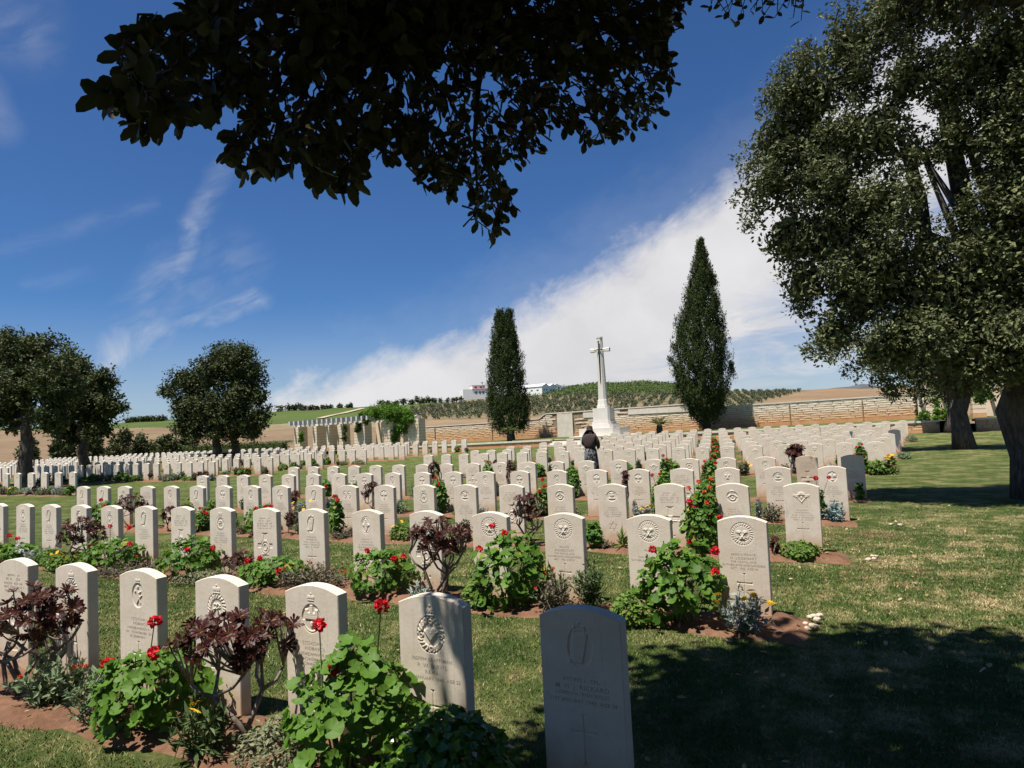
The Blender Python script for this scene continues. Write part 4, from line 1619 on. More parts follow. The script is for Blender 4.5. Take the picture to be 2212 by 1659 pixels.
def leaf_cloud(lobes, total, per, leaf, cr, g, shell=(.55, 1.04), up=.45, T=RHOMB, TF=RHOMB_F, core=.16, sub=(9, .36)):
    """tufts of leaves at the twig ends of many small lobes, with a looser, larger leaved fill inside"""
    small = sublobes(lobes, *sub, g) if sub else lobes
    C = np.array([l[0] for l in small])
    Rd = np.array([l[1] for l in small])
    w = Rd ** 2
    nc = max(1, int(total * (1 - core)) // per)
    k = g.choice(len(small), nc, p=w / w.sum())
    d = unit(g.normal(size=(nc, 3)) + np.array([0, 0, .25]))
    cen = C[k] + d * (Rd[k] * g.uniform(*shell, nc) ** .6)[:, None]
    ax = unit(d + np.array([0, 0, up]) + g.normal(size=(nc, 3)) * .35)
    size = cr * g.uniform(.6, 1.4, nc)
    s = g.uniform(-.9, .6, (nc, per))
    jit = np.clip(g.normal(size=(nc, per, 3)), -1.6, 1.6) * .34
    pos = (cen[:, None] + (ax[:, None] * s[..., None] + jit) * size[:, None, None]).reshape(-1, 3)
    axr = np.repeat(ax, per, 0)
    xd = unit(axr * .75 + g.normal(size=pos.shape) * .7)
    nrm = unit(axr * .6 + np.array([0, 0, .35]) + g.normal(size=pos.shape) * .6)
    sc = leaf * g.uniform(.6, 1.3, len(pos))
    ni = int(total * core)
    if ni:
        C0 = np.array([l[0] for l in lobes])
        R0 = np.array([l[1] for l in lobes])
        k = g.choice(len(lobes), ni, p=R0 ** 2 / (R0 ** 2).sum())
        p2 = C0[k] + unit(g.normal(size=(ni, 3))) * (R0[k] * g.uniform(.1, .66, ni))[:, None]
        pos = np.concatenate([pos, p2])
        nrm = np.concatenate([nrm, unit(g.normal(size=(ni, 3)))])
        xd = np.concatenate([xd, unit(g.normal(size=(ni, 3)))])
        sc = np.concatenate([sc, leaf * 1.6 * g.uniform(.7, 1.3, ni)])
    return inst(T, TF, pos, nrm, xd, sc, g)


def lobes_px(items, n):
    out = []
    for it in items:
        px, py, rp = it[:3]
        nn = it[3] if len(it) > 3 else n
        t, z = at_n(px, py, nn)
        q = P3(nn, t, z)
        dist = (q - np.array([0, 0, EYE])) @ _f
        out.append((q, rp * dist / 1468))
    return out


def trunk_pts(base, top, bend, k=7, g=None):
    g = g or rng
    s = np.linspace(0, 1, k)
    p = np.outer(1 - s, base) + np.outer(s, top)
    p[1:-1, :2] += g.normal(size=(k - 2, 2)) * bend
    return p


def make_tree(name, label, cat, base, trunk_top, r0, lobes, mat, total, per, leaf, cr, seed, group=None, limbs=6, fork=None, core=.16, sub=(9, .36)):
    g = np.random.default_rng(seed)
    tr = thing(name, label, cat, base, 0, group)
    b0 = np.zeros(3)
    top = np.asarray(trunk_top, float) - base
    pts = trunk_pts(b0, top, r0 * .25, 8, g)
    s = np.linspace(0, 1, 8)
    rad = r0 * (1 - .55 * s)
    rad[0] *= 1.32
    rad[1] *= 1.06
    pts[0, 2] -= .15
    mb = MB().tube(pts, rad, 12)
    o = mb.build('trunk', [MAT['bark']], tr, True)
    lb = MB()
    for i in range(limbs):
        c, rr = lobes[int(g.integers(0, len(lobes)))]
        a = pts[int(g.integers(4, 8))]
        e = c - base
        m1 = a * .5 + e * .5 + np.array([0, 0, -.15]) * np.linalg.norm(e - a) + g.normal(size=3) * .12
        lb.tube(np.array([a, a * .72 + m1 * .28, m1, e]), [r0 * .42, r0 * .36, r0 * .22, r0 * .06], 7)
    for ft in (fork or []):
        lb.tube(np.array([np.asarray(p_) - base for p_ in ft[0]]), ft[1], 8)
    lb.build('limbs', [MAT['bark']], tr, True)
    V, Fq = leaf_cloud([(c - base, rr) for c, rr in lobes], total, per, leaf, cr, g, core=core, sub=sub)
    me = npmesh('crown', V, Fq, mat)
    obj('crown', me, tr)
    return tr


# the big evergreens on the right
t1, _z = at_n(2262, 1078, 14.2)
b1 = P3(14.2, t1, 0)
L1 = lobes_px([(1690, 300, 95), (1665, 400, 85), (1745, 215, 100), (1840, 110, 105), (1780, 380, 120), (1700, 520, 85), (1790, 520, 105), (1880, 300, 115),
               (1900, 460, 115), (1740, 620, 70), (1850, 640, 110), (1800, 720, 70), (1940, 600, 115), (2040, 640, 120), (2130, 560, 120), (2120, 690, 120),
               (2160, 300, 95), (2190, 420, 105), (2185, 120, 110), (2080, 140, 105), (1960, 180, 85), (1975, 700, 105), (2080, 760, 105), (2190, 760, 110),
               (2240, 560, 130), (2250, 250, 130), (1940, 20, 110), (2060, 0, 110), (2200, -60, 140), (2330, 420, 200), (2330, 130, 200), (2060, 290, 55), (2050, 205, 50), (2030, 330, 30), (1990, 330, 40), (1905, 760, 60), (2320, 700, 170)], 13.0)
q1 = [P3(13.8, *at_n(px, py, 13.8)) for px, py in ((2075, 860), (2012, 650), (2000, 560), (1985, 430), (1968, 360), (1940, 290))]
q2 = [P3(13.8, *at_n(px, py, 13.8)) for px, py in ((2190, 800), (2120, 560), (2080, 430), (2045, 260), (2040, 120))]
make_tree('evergreen_tree', 'huge dark evergreen with a thick flared grey trunk, tallest tree beside the lawn', 'tree', b1, P3(14.0, t1 - .1, 5.2), .40, L1, MAT['oak'],
          165000, 14, .076, .14, 21, 'trees shading the edge of the lawn', 10,
          [(q1, [.20, .17, .15, .13, .10, .05]), (q2, [.26, .2, .16, .12, .06])], .27)
t2, _z = at_n(2085, 978, 28.7)
b2 = P3(28.7, t2, .12)
L2 = lobes_px([(1880, 780, 55), (1960, 800, 60), (2030, 800, 60), (2110, 800, 60), (2180, 800, 60), (1820, 740, 45), (1990, 720, 90), (2100, 700, 100), (2220, 740, 90), (1920, 840, 30), (2000, 850, 28)], 28.0)
make_tree('evergreen_tree', 'second evergreen tree along the lawn edge, grey trunk before the short low wall', 'tree', b2, P3(28.6, t2 - .1, 4.6), .31, L2, MAT['oak'],
          24000, 14, .125, .26, 22, 'trees shading the edge of the lawn', 6)
t3, _z = at_n(2062, 942, 40.0)
b3 = P3(40.0, t3, .28)
L3 = lobes_px([(1990, 790, 45), (2060, 780, 60), (2120, 770, 60), (2060, 850, 30)], 40.0)
make_tree('evergreen_tree', 'third evergreen tree along the lawn edge, close to the end of the low wall', 'tree', b3, P3(40, t3, 4.0), .40, L3, MAT['oak_far'],
          9000, 12, .18, .34, 23, 'trees shading the edge of the lawn', 4)
# dark climber covered trunk at the end of the wall
t4, _z = at_n(1994, 908, 52.0)
b4 = P3(52, t4, float(tz(t4)))
L4 = lobes_px([(1985, 800, 24), (1996, 850, 14), (1990, 880, 10)], 52.0)
make_tree('ivy_clad_tree', 'slim dark ivy clad trunk at the end of the boundary wall', 'tree', b4, P3(52, t4 - .1, 5.2), .32, L4, MAT['hedge'], 1800, 10, .2, .3, 24, None, 2)

# trees on the left
LG = 'round crowned trees among the far graves'
for (nm, lab, bx, n0, zt, r0, its, tot, sd) in (
        ('lawn_tree', 'broad dark tree with a thick trunk standing before the far rows of graves', 54, 16.8, 2.6, .34,
         [(0, 765, 60), (70, 760, 55), (115, 825, 62), (40, 840, 75), (20, 900, 48), (110, 900, 48), (-50, 860, 70), (-60, 780, 60)], 15000, 31),
        ('lawn_tree', 'rounded dark tree among far graves beside the green cabinet', 181, 21.0, 2.2, .30,
         [(165, 800, 46), (215, 832, 42), (238, 880, 33), (190, 880, 52), (215, 925, 36), (150, 935, 42), (140, 870, 44)], 11000, 32),
        ('lawn_tree', 'dense round tree with a bare lower trunk, further of the joined pair from pergola', 470, 29.5, 2.6, .30,
         [(425, 830, 50), (400, 878, 40), (364, 848, 19), (470, 800, 52), (450, 890, 48), (425, 925, 34), (392, 820, 28), (470, 930, 34), (398, 918, 30)], 11000, 33),
        ('lawn_tree', 'dense round tree with a bare lower trunk, closer of the joined pair to pergola', 505, 30.0, 2.6, .28,
         [(520, 800, 52), (538, 850, 42), (505, 880, 55), (540, 915, 34), (566, 858, 18), (490, 790, 44), (510, 930, 32), (545, 800, 26), (560, 900, 28), (548, 932, 24), (470, 770, 26), (525, 772, 26)], 11000, 34)):
    tb = t_at(bx, n0)
    bb = P3(n0, tb, float(gz(n0, tb)))
    make_tree(nm, lab, 'tree', bb, P3(n0, tb, zt + 1.2), r0, lobes_px(its, n0), MAT['oak_far'], int(tot * 2.0), 14, .17, .26, sd, LG, 5, None, .30, (10, .43))


# ------------------------------------------------------------------ cypresses
def cypress(label, rows, n, count, seed, tips):
    g = np.random.default_rng(seed)
    prof = []
    for (y, xl, xr) in rows:
        ta_, z = at_n(xl, y, n)
        tb_, _ = at_n(xr, y, n)
        prof.append((z, (ta_ + tb_) / 2, (tb_ - ta_) / 2))
    prof = np.array(sorted(prof))
    base_t = prof[0, 1]
    zb_ = float(tz(base_t))
    r = thing('cypress', label, 'tree', P3(n, base_t, zb_), 0, 'cypresses beside the stone cross')
    MB().tube([(0, 0, -.2), (0, 0, .6), (0, 0, prof[-1, 0] * .7)], [.34, .26, .06], 9).build('trunk', [MAT['bark']], r, True)
    # upright plumes over the outline
    nt = int(count // 26 * 2.5)
    u = g.random(nt) ** .9
    z = prof[0, 0] + u * (prof[-1, 0] - prof[0, 0])
    rad = np.interp(z, prof[:, 0], prof[:, 2])
    tc = np.interp(z, prof[:, 0], prof[:, 1])
    keep = g.random(nt) < (rad / rad.max() + .12)
    z, rad, tc = z[keep], rad[keep], tc[keep]
    ang = g.uniform(0, 2 * np.pi, len(z))
    lump = 1.03 + .11 * np.sin(ang * 5 + z * 1.9) + .08 * np.sin(ang * 9 - z * 3.1) + np.where(g.random(len(z)) < .10, g.uniform(.05, .22, len(z)), 0)
    rr = np.maximum(rad * lump * g.uniform(.25, 1.0, len(z)) ** .35 - .06, 0)
    off = np.stack([rr * np.cos(ang), rr * np.sin(ang)], -1)
    c = np.stack([off[:, 0] + (tc - base_t) * UV[0], off[:, 1] + (tc - base_t) * UV[1], z - zb_], -1)
    for tx, ty, rp in tips:
        tt, zz = at_n(tx, ty, n)
        for _ in range(16):
            c = np.vstack([c, [(tt - base_t) * UV[0] + g.normal() * .05, (tt - base_t) * UV[1] + g.normal() * .05, zz - zb_ - g.uniform(.1, .8)]])
            ang = np.r_[ang, g.uniform(0, 6.28)]
    per = 26
    m_ = len(c)
    out = np.stack([np.cos(ang), np.sin(ang), np.zeros(m_)], -1)
    s = g.uniform(-.5, .6, (m_, per))
    pos = c[:, None] + np.array([0, 0, 1.0]) * s[..., None] * .55 + out[:, None] * (s[..., None] * .16) + np.clip(g.normal(size=(m_, per, 3)), -1.5, 1.5) * .09 * (1 - s[..., None] * .9)
    pos = pos.reshape(-1, 3)
    o2 = np.repeat(out, per, 0)
    xd = unit(np.array([0, 0, 1.0]) + o2 * .35 + g.normal(size=pos.shape) * .35)
    nrm = unit(o2 + g.normal(size=pos.shape) * .6)
    V, Fq = inst(RHOMB * np.array([1, .75, 1]), RHOMB_F, pos, nrm, xd, .15 * g.uniform(.6, 1.3, len(pos)), g)
    obj('crown', npmesh('crown', V, Fq, MAT['cypress']), r)
    return r


cypress('shorter blunt topped cypress on the pergola side of the cross',
        [(678, 1074, 1104), (720, 1068, 1111), (790, 1061, 1124), (850, 1058, 1131), (890, 1060, 1139), (925, 1068, 1137), (938, 1085, 1125)], 50.0, 26000, 41,
        [(1077, 676, 8), (1101, 672, 8)])
cypress('tall pointed cypress standing between the cross and the bare hill',
        [(524, 1509, 1517), (570, 1500, 1530), (610, 1490, 1541), (680, 1473, 1556), (740, 1458, 1566), (800, 1455, 1574), (860, 1468, 1572), (895, 1488, 1562), (918, 1508, 1546)], 51.0, 42000, 42,
        [(1511, 519, 6), (1541, 592, 5), (1580, 785, 5)])


def small_palm(label, px, py, n, h, r, cnt, seed):
    g = np.random.default_rng(seed)
    t, _ = at_n(px, py, n)
    p = thing('sago_palm', label, 'palm', P3(n, t, float(tz(t))), 0, 'small palms on the terrace')
    MB().tube([(0, 0, -.1), (0, 0, h * .5), (.02, 0, h)], [.19, .22, .17], 9).build('trunk', [MAT['bark']], p, True)
    for i in range(cnt):
        a = i * 2.4 + g.normal() * .1
        el = g.uniform(.25, 1.15)
        s = np.linspace(0, 1, 7)
        L = r * g.uniform(.85, 1.1)
        x = L * s * math.cos(el)
        z = h + L * (s * math.sin(el) - .45 * s ** 2)
        pts = np.stack([x * math.cos(a), x * math.sin(a), z], -1)
        mb = MB().tube(pts, np.linspace(.012, .004, 7), 4)
        ss = np.linspace(.12, .98, 16)
        side = np.array([-math.sin(a), math.cos(a), 0])
        for k in (-1, 1):
            pp = np.stack([np.interp(ss, s, pts[:, j]) for j in range(3)], -1)
            V, Fq = inst(RHOMB * np.array([1, .5, 1]), RHOMB_F, pp, np.tile([0, 0, 1.0], (16, 1)), np.tile(side * k, (16, 1)) + np.array([math.cos(a), math.sin(a), -.3]) * .6, .20 * L * (1.1 - .5 * ss), g)
            mb.add(V, Fq)
        mb.build('frond', [MAT['palm']], p)
    return p


small_palm('small palm with stiff arching fronds before the wall beside the tall cypress', 1426, 948, 44.6, .62, 1.15, 22, 51)
small_palm('small palm half hidden against the foot of the shorter cypress', 1101, 951, 44.6, .75, 1.0, 18, 52)


# ------------------------------------------------------------------ hedge, climber, far bushes and trees
def hedge(label, t0, t1, n, z1, seed):
    g = np.random.default_rng(seed)
    r = thing('hedge', label, 'hedge', P3(n, 0, 0), ROT, 'clipped hedges before the stubble field')
    zz = lambda t: float(gz(41, t))
    core = MB()
    ts = np.arange(t0, t1 + .01, 2.0)
    core.rings([np.array([(t, -.35, zz(t) - .1), (t, .35, zz(t) - .1), (t, .32, zz(t) + z1 - .08), (t, -.32, zz(t) + z1 - .08)]) for t in ts])
    core.build('hedge_core', [MAT['cypress']], r)
    N = int((t1 - t0) * 190)
    t = g.uniform(t0, t1, N)
    side = g.random(N) < .6
    y = np.where(side, -.42, g.uniform(-.4, .4, N)) + g.normal(size=N) * .05
    z = np.where(side, g.uniform(.0, z1, N), z1) + g.normal(size=N) * .05 + .25
    z = z - .25 + np.array([zz(a) for a in t])
    pos = np.stack([t, y, z], -1)
    nrm = unit(np.where(side[:, None], [0, -1, .4], [0, -.2, 1]) + g.normal(size=(N, 3)) * .6)
    V, Fq = inst(RHOMB, RHOMB_F, pos, nrm, None, .16 * g.uniform(.6, 1.3, N), g)
    tag(obj('hedge_leaves', npmesh('hedge_leaves', V, Fq, MAT['hedge']), r), kind='stuff')


hedge('long clipped green hedge running up to the pergola', t_at(238, 48), t_at(634, 48), 48.0, 1.15, 61)
hedge('clipped green hedge beyond the far graves, on the far side of the cabinet', t_at(-60, 48), t_at(168, 48), 48.0, 1.0, 62)


def blob_plant(name, label, cat, base, lobes, mat, total, leaf, cr, seed, group=None, trunk=0.0):
    g = np.random.default_rng(seed)
    r = thing(name, label, cat, base, 0, group)
    base = np.asarray(base)
    if trunk:
        top = np.mean([c for c, _ in lobes], 0) - base
        MB().tube(np.array([(0, 0, -.2), top * .5, top]), [trunk, trunk * .8, trunk * .3], 6).build('trunk', [MAT['bark']], r)
    V, Fq = leaf_cloud([(c - base, rr) for c, rr in lobes], total, 10, leaf, cr, g, sub=(4, .5) if total > 600 else None)
    obj('crown' if trunk else 'foliage', npmesh('foliage', V, Fq, mat), r)
    return r


lv = lobes_px([(795, 893, 13), (815, 889, 16), (838, 886, 19), (860, 889, 20), (880, 897, 17), (890, 908, 12), (848, 898, 20), (822, 896, 14), (868, 912, 18), (858, 930, 14), (852, 947, 11), (872, 925, 13), (780, 896, 7)], 45.0)
_g = np.random.default_rng(71)
cp_ = thing('climbing_plant', 'bright green climber spilling over the wall end of the pergola', 'climber', P3(45.0, at_n(858, 950, 45.0)[0], .5), 0)
_b = np.array(cp_.location)
V, Fq = leaf_cloud([(c - _b, rr) for c, rr in lv], 15000, 12, .125, .20, _g, sub=(8, .42), core=.25)
obj('foliage', npmesh('foliage', V, Fq, MAT['vine']), cp_)
for (px, y0, y1, sd) in ((744, 925, 947, 1), (773.5, 917, 930, 2), (650, 938, 952, 3), (790, 905, 912, 4)):
    lv = lobes_px([(px, y, 5.5) for y in np.linspace(y0, y1, 4)], 44.8)
    blob_plant('climbing_plant', ['', 'narrow green climber up the inner pergola pier', 'small climber on the broad pergola pier', 'yellow green climber at the foot of the end pier',
                                  'climber wisps under the pergola rafters'][sd], 'climber', P3(44.8, at_n(px, y1, 44.8)[0], float(tz(-43))), lv, MAT['vine'] if sd == 3 else MAT['hedge'], 500, .14, .12, 72 + sd)
for (its, lab, sd) in (([(2022, 870, 12), (2035, 890, 14), (2045, 908, 16), (2028, 915, 14), (2040, 925, 14)], 'tall bright green shrub against the shaded pergola pier', 1),
                       ([(1997, 900, 8), (1994, 908, 8)], 'small bright shrub on the terrace by the ivy clad trunk', 2),
                       ([(2122, 846, 14), (2116, 860, 12), (2136, 852, 9)], 'leafy climber on the inner pier of the shaded pergola', 3)):
    lv = lobes_px(its, 43.5)
    b = P3(43.5, at_n(its[-1][0], its[-1][1], 43.5)[0], .9)
    blob_plant('shrub', lab, 'shrub', b, lv, MAT['vine'] if sd != 2 else MAT['mound_leaf'], 1100, .17, .16, 80 + sd)

# dark bushes in the stubble field, each its own plant
for i, (px, yt, yb, w) in enumerate(((70, 935, 988, 30), (118, 940, 985, 22), (205, 925, 978, 34), (255, 915, 972, 40), (308, 919, 964, 32), (355, 916, 960, 30), (398, 905, 958, 40), (150, 945, 980, 20))):
    rr = 74 + i * 1.5
    c = on_hill(px, r=rr)
    sc = rr / 1468
    h = (yb - yt) * sc
    w = w * sc
    lv = [(c + np.array([random.uniform(-.3, .3) * w, random.uniform(-.3, .3) * w, h * f]), w * .5 * k) for f, k in ((.22, .9), (.45, 1.0), (.68, .8), (.85, .5))]
    blob_plant('field_bush', f"dark conical bush in the stubble field, {ORD[i + 1]} counting in from pergola side" if 0 else
               ['dark bush behind the broad tree trunk', 'slim dark bush between the two far tree trunks', 'dark bush behind the green cabinet', 'dark bush just past the green cabinet',
                'lighter pointed bush alone on the stubble', 'dark pointed bush just before the joined pair of trees', 'large dark bush half behind the joined pair of trees',
                'low dark bush behind the far rows by the cabinet'][i] + ' in the stubble field', 'bush', c, lv, MAT['oak_far'], 1500, .3, .3, 90 + i, 'dark bushes in the stubble field')

# trees on the skyline
g = np.random.default_rng(5)
sky_trees = [(604, 15, 10), (622, 16, 13), (634, 12, 11), (646, 15, 14), (656, 11, 9), (672, 13, 9), (683, 10, 7), (698, 14, 5), (712, 11, 5), (734, 8, 7), (752, 10, 5), (757, 4, 10),
             (823, 14, 9), (838, 9, 7), (855, 10, 8), (871, 15, 14), (888, 12, 9), (902, 17, 14), (914, 12, 9), (925, 13, 11), (937, 11, 8)]
sky_trees += [(278 + 9 * i, 12, 6 + 3 * ((i * 7) % 3) / 2) for i in range(9)]
for i, (px, w, h) in enumerate(sky_trees):
    d = ray(px, 850)
    azd = math.degrees(math.atan2(d[0], d[1]))
    rr = float(ridge(azd)) - 6
    c = on_hill(px, r=rr)
    sc = rr / 1468
    lv = [(c + np.array([k * w * sc * .28, 0, h * sc * (.42 + .12 * g.random())]), w * sc * .42) for k in (-1, 0, 1)] + [(c + np.array([0, 0, h * sc * .7]), w * sc * .36)]
    zone_ = 'above the pergola' if 590 < px < 800 else ('beside the white houses' if px > 800 else 'between the left lawn trees')
    o = blob_plant('skyline_tree', 'small dark tree on the skyline of the green field, ' + zone_.replace('left ', 'big '), 'tree', c, lv, MAT['oak_far'], 260, .9, .8, 200 + i, 'skyline trees ' + zone_.replace('left ', 'big '), .25)

# trees in front of the white houses
for i, px in enumerate((950, 966, 977, 985, 995)):
    c = on_hill(px, r=352)
    sc = 352 / 1468
    blob_plant('garden_tree', 'small round tree before the white garden wall on the hill', 'tree', c, [(c + np.array([0, 0, 1.7]), 1.35), (c + np.array([.4, 0, 2.2]), .9)], MAT['oak_far'], 240, .6, .5, 240 + i,
               'round trees before the white house', .2)


# olive groves
def olive_positions():
    out = []
    for row, r in enumerate(np.arange(205, 396, 4.1)):
        step = 4.0 / r
        for a in np.arange(R(-12), R(27), step):
            aa = a + rng.normal() * .12 * step + (row % 2) * step * .5
            x, y = r * math.sin(aa), r * math.cos(aa)
            out.append((x, y, float(hill_z(np.array(math.degrees(aa)), np.array(r)))))
    P = np.array(out)
    px, py = project(P)
    zn = field_zone(px, py)
    d = np.hypot(P[:, 0], P[:, 1])
    return P[(zn == 2) & (rng.random(len(P)) < .93) & ~((px > 925) & (px < 1240) & (d > 335))]


ol = olive_positions()
pxo, pyo = project(ol)
crown_me, trunk_me = [], MB().tube([(0, 0, -.3), (.05, 0, .7), (0, .05, 1.5)], [.18, .13, .07], 5).mesh('trunk', [MAT['bark']])
for v in range(4):
    gg = np.random.default_rng(300 + v)
    V, Fq = leaf_cloud([((0, 0, 1.75), 1.25), ((.6, .1, 2.0), .9), ((-.5, .3, 2.1), .9)], 90, 6, .80, .42, gg, sub=None)
    crown_me.append(npmesh('crown', V, Fq, MAT['olive']))
right = pxo > 1540
idx = np.argsort(np.where(right, 0, 1e4) + np.hypot(ol[:, 0], ol[:, 1]))
Vs, Fs, off = [], [], 0
oc = 0
for c_, i in enumerate(idx):
    s = rng.uniform(.46, .72)
    if c_ < 290:
        e = thing('olive_tree', 'grey green olive tree in the spaced rows above the wall beside the bare hill' if right[i] else 'grey green olive tree in the grove behind the cross', 'olive tree', ol[i], rng.uniform(0, 6), 'olive trees on the bare side' if right[i] else 'olive trees behind the cross')
        e.scale = (s, s, s)
        obj('crown', crown_me[c_ % 4], e)
        obj('trunk', trunk_me, e)
        oc += 1
    else:
        me = crown_me[c_ % 4]
        V = np.zeros(len(me.vertices) * 3)
        me.vertices.foreach_get('co', V)
        V = V.reshape(-1, 3) * s + ol[i]
        Fq = np.zeros(len(me.polygons) * 4, int)
        me.polygons.foreach_get('vertices', Fq)
        Vs.append(V)
        Fs.append(Fq.reshape(-1, 4) + off)
        off += len(V)
if Vs:
    tag(obj('olive_grove', npmesh('olive_grove', np.concatenate(Vs), np.concatenate(Fs), MAT['olive'])), 'upper rows of the olive grove merging into grey green texture', 'olive grove', None, 'stuff')
print('olives', len(ol), oc)

# vines in rows over the green crest
gv = np.random.default_rng(8)
vp = []
for rr_ in np.arange(300, 440, 3.0):
    for aa in np.arange(R(1), R(20), 1.7 / rr_):
        vp.append((rr_, aa + gv.normal() * .001))
vp = np.array(vp)
VX = np.stack([vp[:, 0] * np.sin(vp[:, 1]), vp[:, 0] * np.cos(vp[:, 1]), hill_z(np.degrees(vp[:, 1]), vp[:, 0])], -1)
pxv, pyv = project(VX)
VX = VX[(field_zone(pxv, pyv) == 3) & (gv.random(len(VX)) < .9)]
pv = (VX[:, None] + gv.normal(size=(len(VX), 5, 3)) * np.array([.45, .45, .3]) + np.array([0, 0, .6])).reshape(-1, 3)
V, Fq = inst(RHOMB * np.array([1, 1.3, 1]), RHOMB_F, pv, unit(gv.normal(size=pv.shape) + np.array([0, -.3, .8])), None, .85 * gv.uniform(.6, 1.2, len(pv)), gv)
tag(obj('vineyard_rows', npmesh('vineyard_rows', V, Fq, mat_leaf('crest_vine_leaf', (0.045, 0.078, 0.018), (0.095, 0.135, 0.036), 0.1, 0.7, 0.1))), 'low green vines in rows over the crest behind the cross', 'vineyard', None, 'stuff')


# ------------------------------------------------------------------ houses on the hill
def face_rz(c):
    return -math.atan2(c[0], c[1])


def build_house():
    c = on_hill(1030, r=372)
    c[2] += 1.2
    h = thing('house', 'white two storey house with red trimmed flat roofs on the hill', 'house', c, face_rz(c) + .25)
    k = 372 / 1468
    MB().box((-1.2, 3, 1.2), (13.6, 8, 6.0)).build('ground_floor', [MAT['house']], h)
    MB().box((1.2, 3.2, 5.2), (7.2, 6, 2.0)).build('upper_floor', [MAT['house']], h)
    MB().box((1.6, 2.8, 4.27), (9.0, 8.2, .13)).build('roof_edge', [MAT['roof_tile']], h)
    MB().box((1.2, 3.2, 6.29), (7.5, 6.4, .16)).build('roof', [MAT['roof_tile']], h)
    for x in (-.6, 1.6, 3.4):
        MB().box((x, -1.03, 2.3), (1.0, .1, 1.2)).build('window', [MAT['dark_glass']], h)
    for x in (-.4, 2.6):
        MB().box((x, .17, 5.2), (1.3, .1, .9)).build('window', [MAT['dark_glass']], h)
    w = thing('garden_wall', 'long low white wall beside the white house on the hill', 'wall', on_hill(975, r=362) - np.array([0, 0, .4]), face_rz(on_hill(975, r=362)) + .1)
    MB().box((0, 0, .9), (15, .3, 2.3)).build('wall_panel', [MAT['house']], w)
    MB().box((3, .05, 2.15), (9, .36, .3)).build('coping', [MAT['house']], w)


build_house()


def gable_block(name, parent, x, y, w, d, h, rise, mat_r):
    mb = MB()
    mb.rings([np.array([(x - w / 2, yy, 0), (x + w / 2, yy, 0), (x + w / 2, yy, h), (x, yy, h + rise), (x - w / 2, yy, h)]) for yy in (y, y + d)])
    o = mb.build(name, [MAT['house']], parent)
    rf = MB()
    for s in (-1, 1):
        a = np.array([(x, y - .3, h + rise + .12), (x + s * (w / 2 + .3), y - .3, h - .02), (x + s * (w / 2 + .3), y + d + .3, h - .02), (x, y + d + .3, h + rise + .12)])
        v = np.concatenate([a, a + np.array([0, 0, .14])])
        rf.add(v, [(0, 1, 2, 3), (7, 6, 5, 4), (0, 4, 5, 1), (1, 5, 6, 2), (2, 6, 7, 3), (3, 7, 4, 0)])
    rf.build('roof', [mat_r], o)
    return o


c = on_hill(1160, r=375)
c[2] -= 1.0
wh = thing('warehouse', 'long white warehouse with twin gables on the hill behind the cypress', 'warehouse', c, face_rz(c) + .95)
gable_block('gabled_hall', wh, 0, -6, 7, 17, 5.2, 1.3, MAT['roof_sheet'])
gable_block('gabled_hall', wh, 7.1, -6, 7, 17, 5.2, 1.3, MAT['roof_sheet'])
for x in (-1.5, 1.0, 5.5, 8.0):
    MB().box((x, -6.05, 3.4), (1.1, .12, .6)).build('window', [MAT['dark_glass']], wh)
for i in range(4):
    MB().box((-3.55, -3 + i * 4, 3.3), (.12, 1.3, .55)).build('window', [MAT['dark_glass']], wh)
c = on_hill(1203, r=385)
c[2] -= .6
hs = thing('farm_house', 'small white gabled house beyond the warehouse on the hill', 'house', c, face_rz(c) + .3)
gable_block('walls', hs, 0, 0, 5.6, 6, 2.9, 1.4, MAT['roof_sheet'])
for x in (-1.2, 1.2):
    MB().box((x, -.05, 2.0), (.9, .12, .8)).build('window', [MAT['dark_glass']], hs)
gable_block('annex', hs, 4.4, .5, 3, 4, 2.2, .3, MAT['roof_sheet'])
ht = thing('white_hut', 'tiny white hut behind the wall below the olive grove', 'hut', on_hill(899, r=240), .3)
gable_block('walls', ht, 0, 0, 1.8, 1.8, 1.5, .4, MAT['roof_sheet'])

# ------------------------------------------------------------------ cabinet and machine among the far graves
t, _ = at_n(205, 984, 44.0)
cb = thing('utility_cabinet', 'dark green metal cabinet with a white sticker at the gap in the hedge', 'cabinet', P3(44, t, float(gz(41, t)) - .1), ROT + .35)
MB().box((0, 0, .72), (1.5, 1.0, 1.35)).build('body', [MAT['green_box']], cb)
MB().box((0, 0, 1.44), (1.62, 1.1, .09)).build('lid', [MAT['green_box']], cb)
MB().box((0, 0, .02), (1.4, .9, .10)).build('base', [MAT['concrete']], cb)
for x in (-.36, .36):
    MB().box((x, -.512, .72), (.66, .025, 1.15)).build('door', [MAT['green_box']], cb)
MB().box((.45, -.53, 1.12), (.14, .012, .16)).build('sticker', [MAT['white_paint']], cb)
t, _ = at_n(492, 978, 32.0)
mc = thing('garden_machine', 'small dark machine with a yellow cover parked between two tree trunks', 'machine', P3(31.4, t, float(gz(31.4, t))), ROT + .2)
MB().box((0, 0, .55), (1.3, .7, .45)).build('body', [MAT['black']], mc)
MB().box((.15, 0, .92), (.6, .6, .28), 0, 0, .8).build('engine_cover', [MAT['yellow']], mc)
for sx in (-.5, .5):
    for sy in (-.4, .4):
        a = np.linspace(0, 2 * np.pi, 15)[:-1]
        MB().rings([np.stack([sx + .30 * np.cos(a), np.full(14, sy + o_), .30 + .30 * np.sin(a)], -1) for o_ in (-.08, .08)]).build('wheel', [MAT['black']], mc)
MB().tube([(-.45, 0, .7), (-.45, 0, 1.75)], .035, 7).tube([(-.45, 0, 1.75), (-.45, 0, 1.95)], .09, 8).build('exhaust_pipe', [MAT['black']], mc)
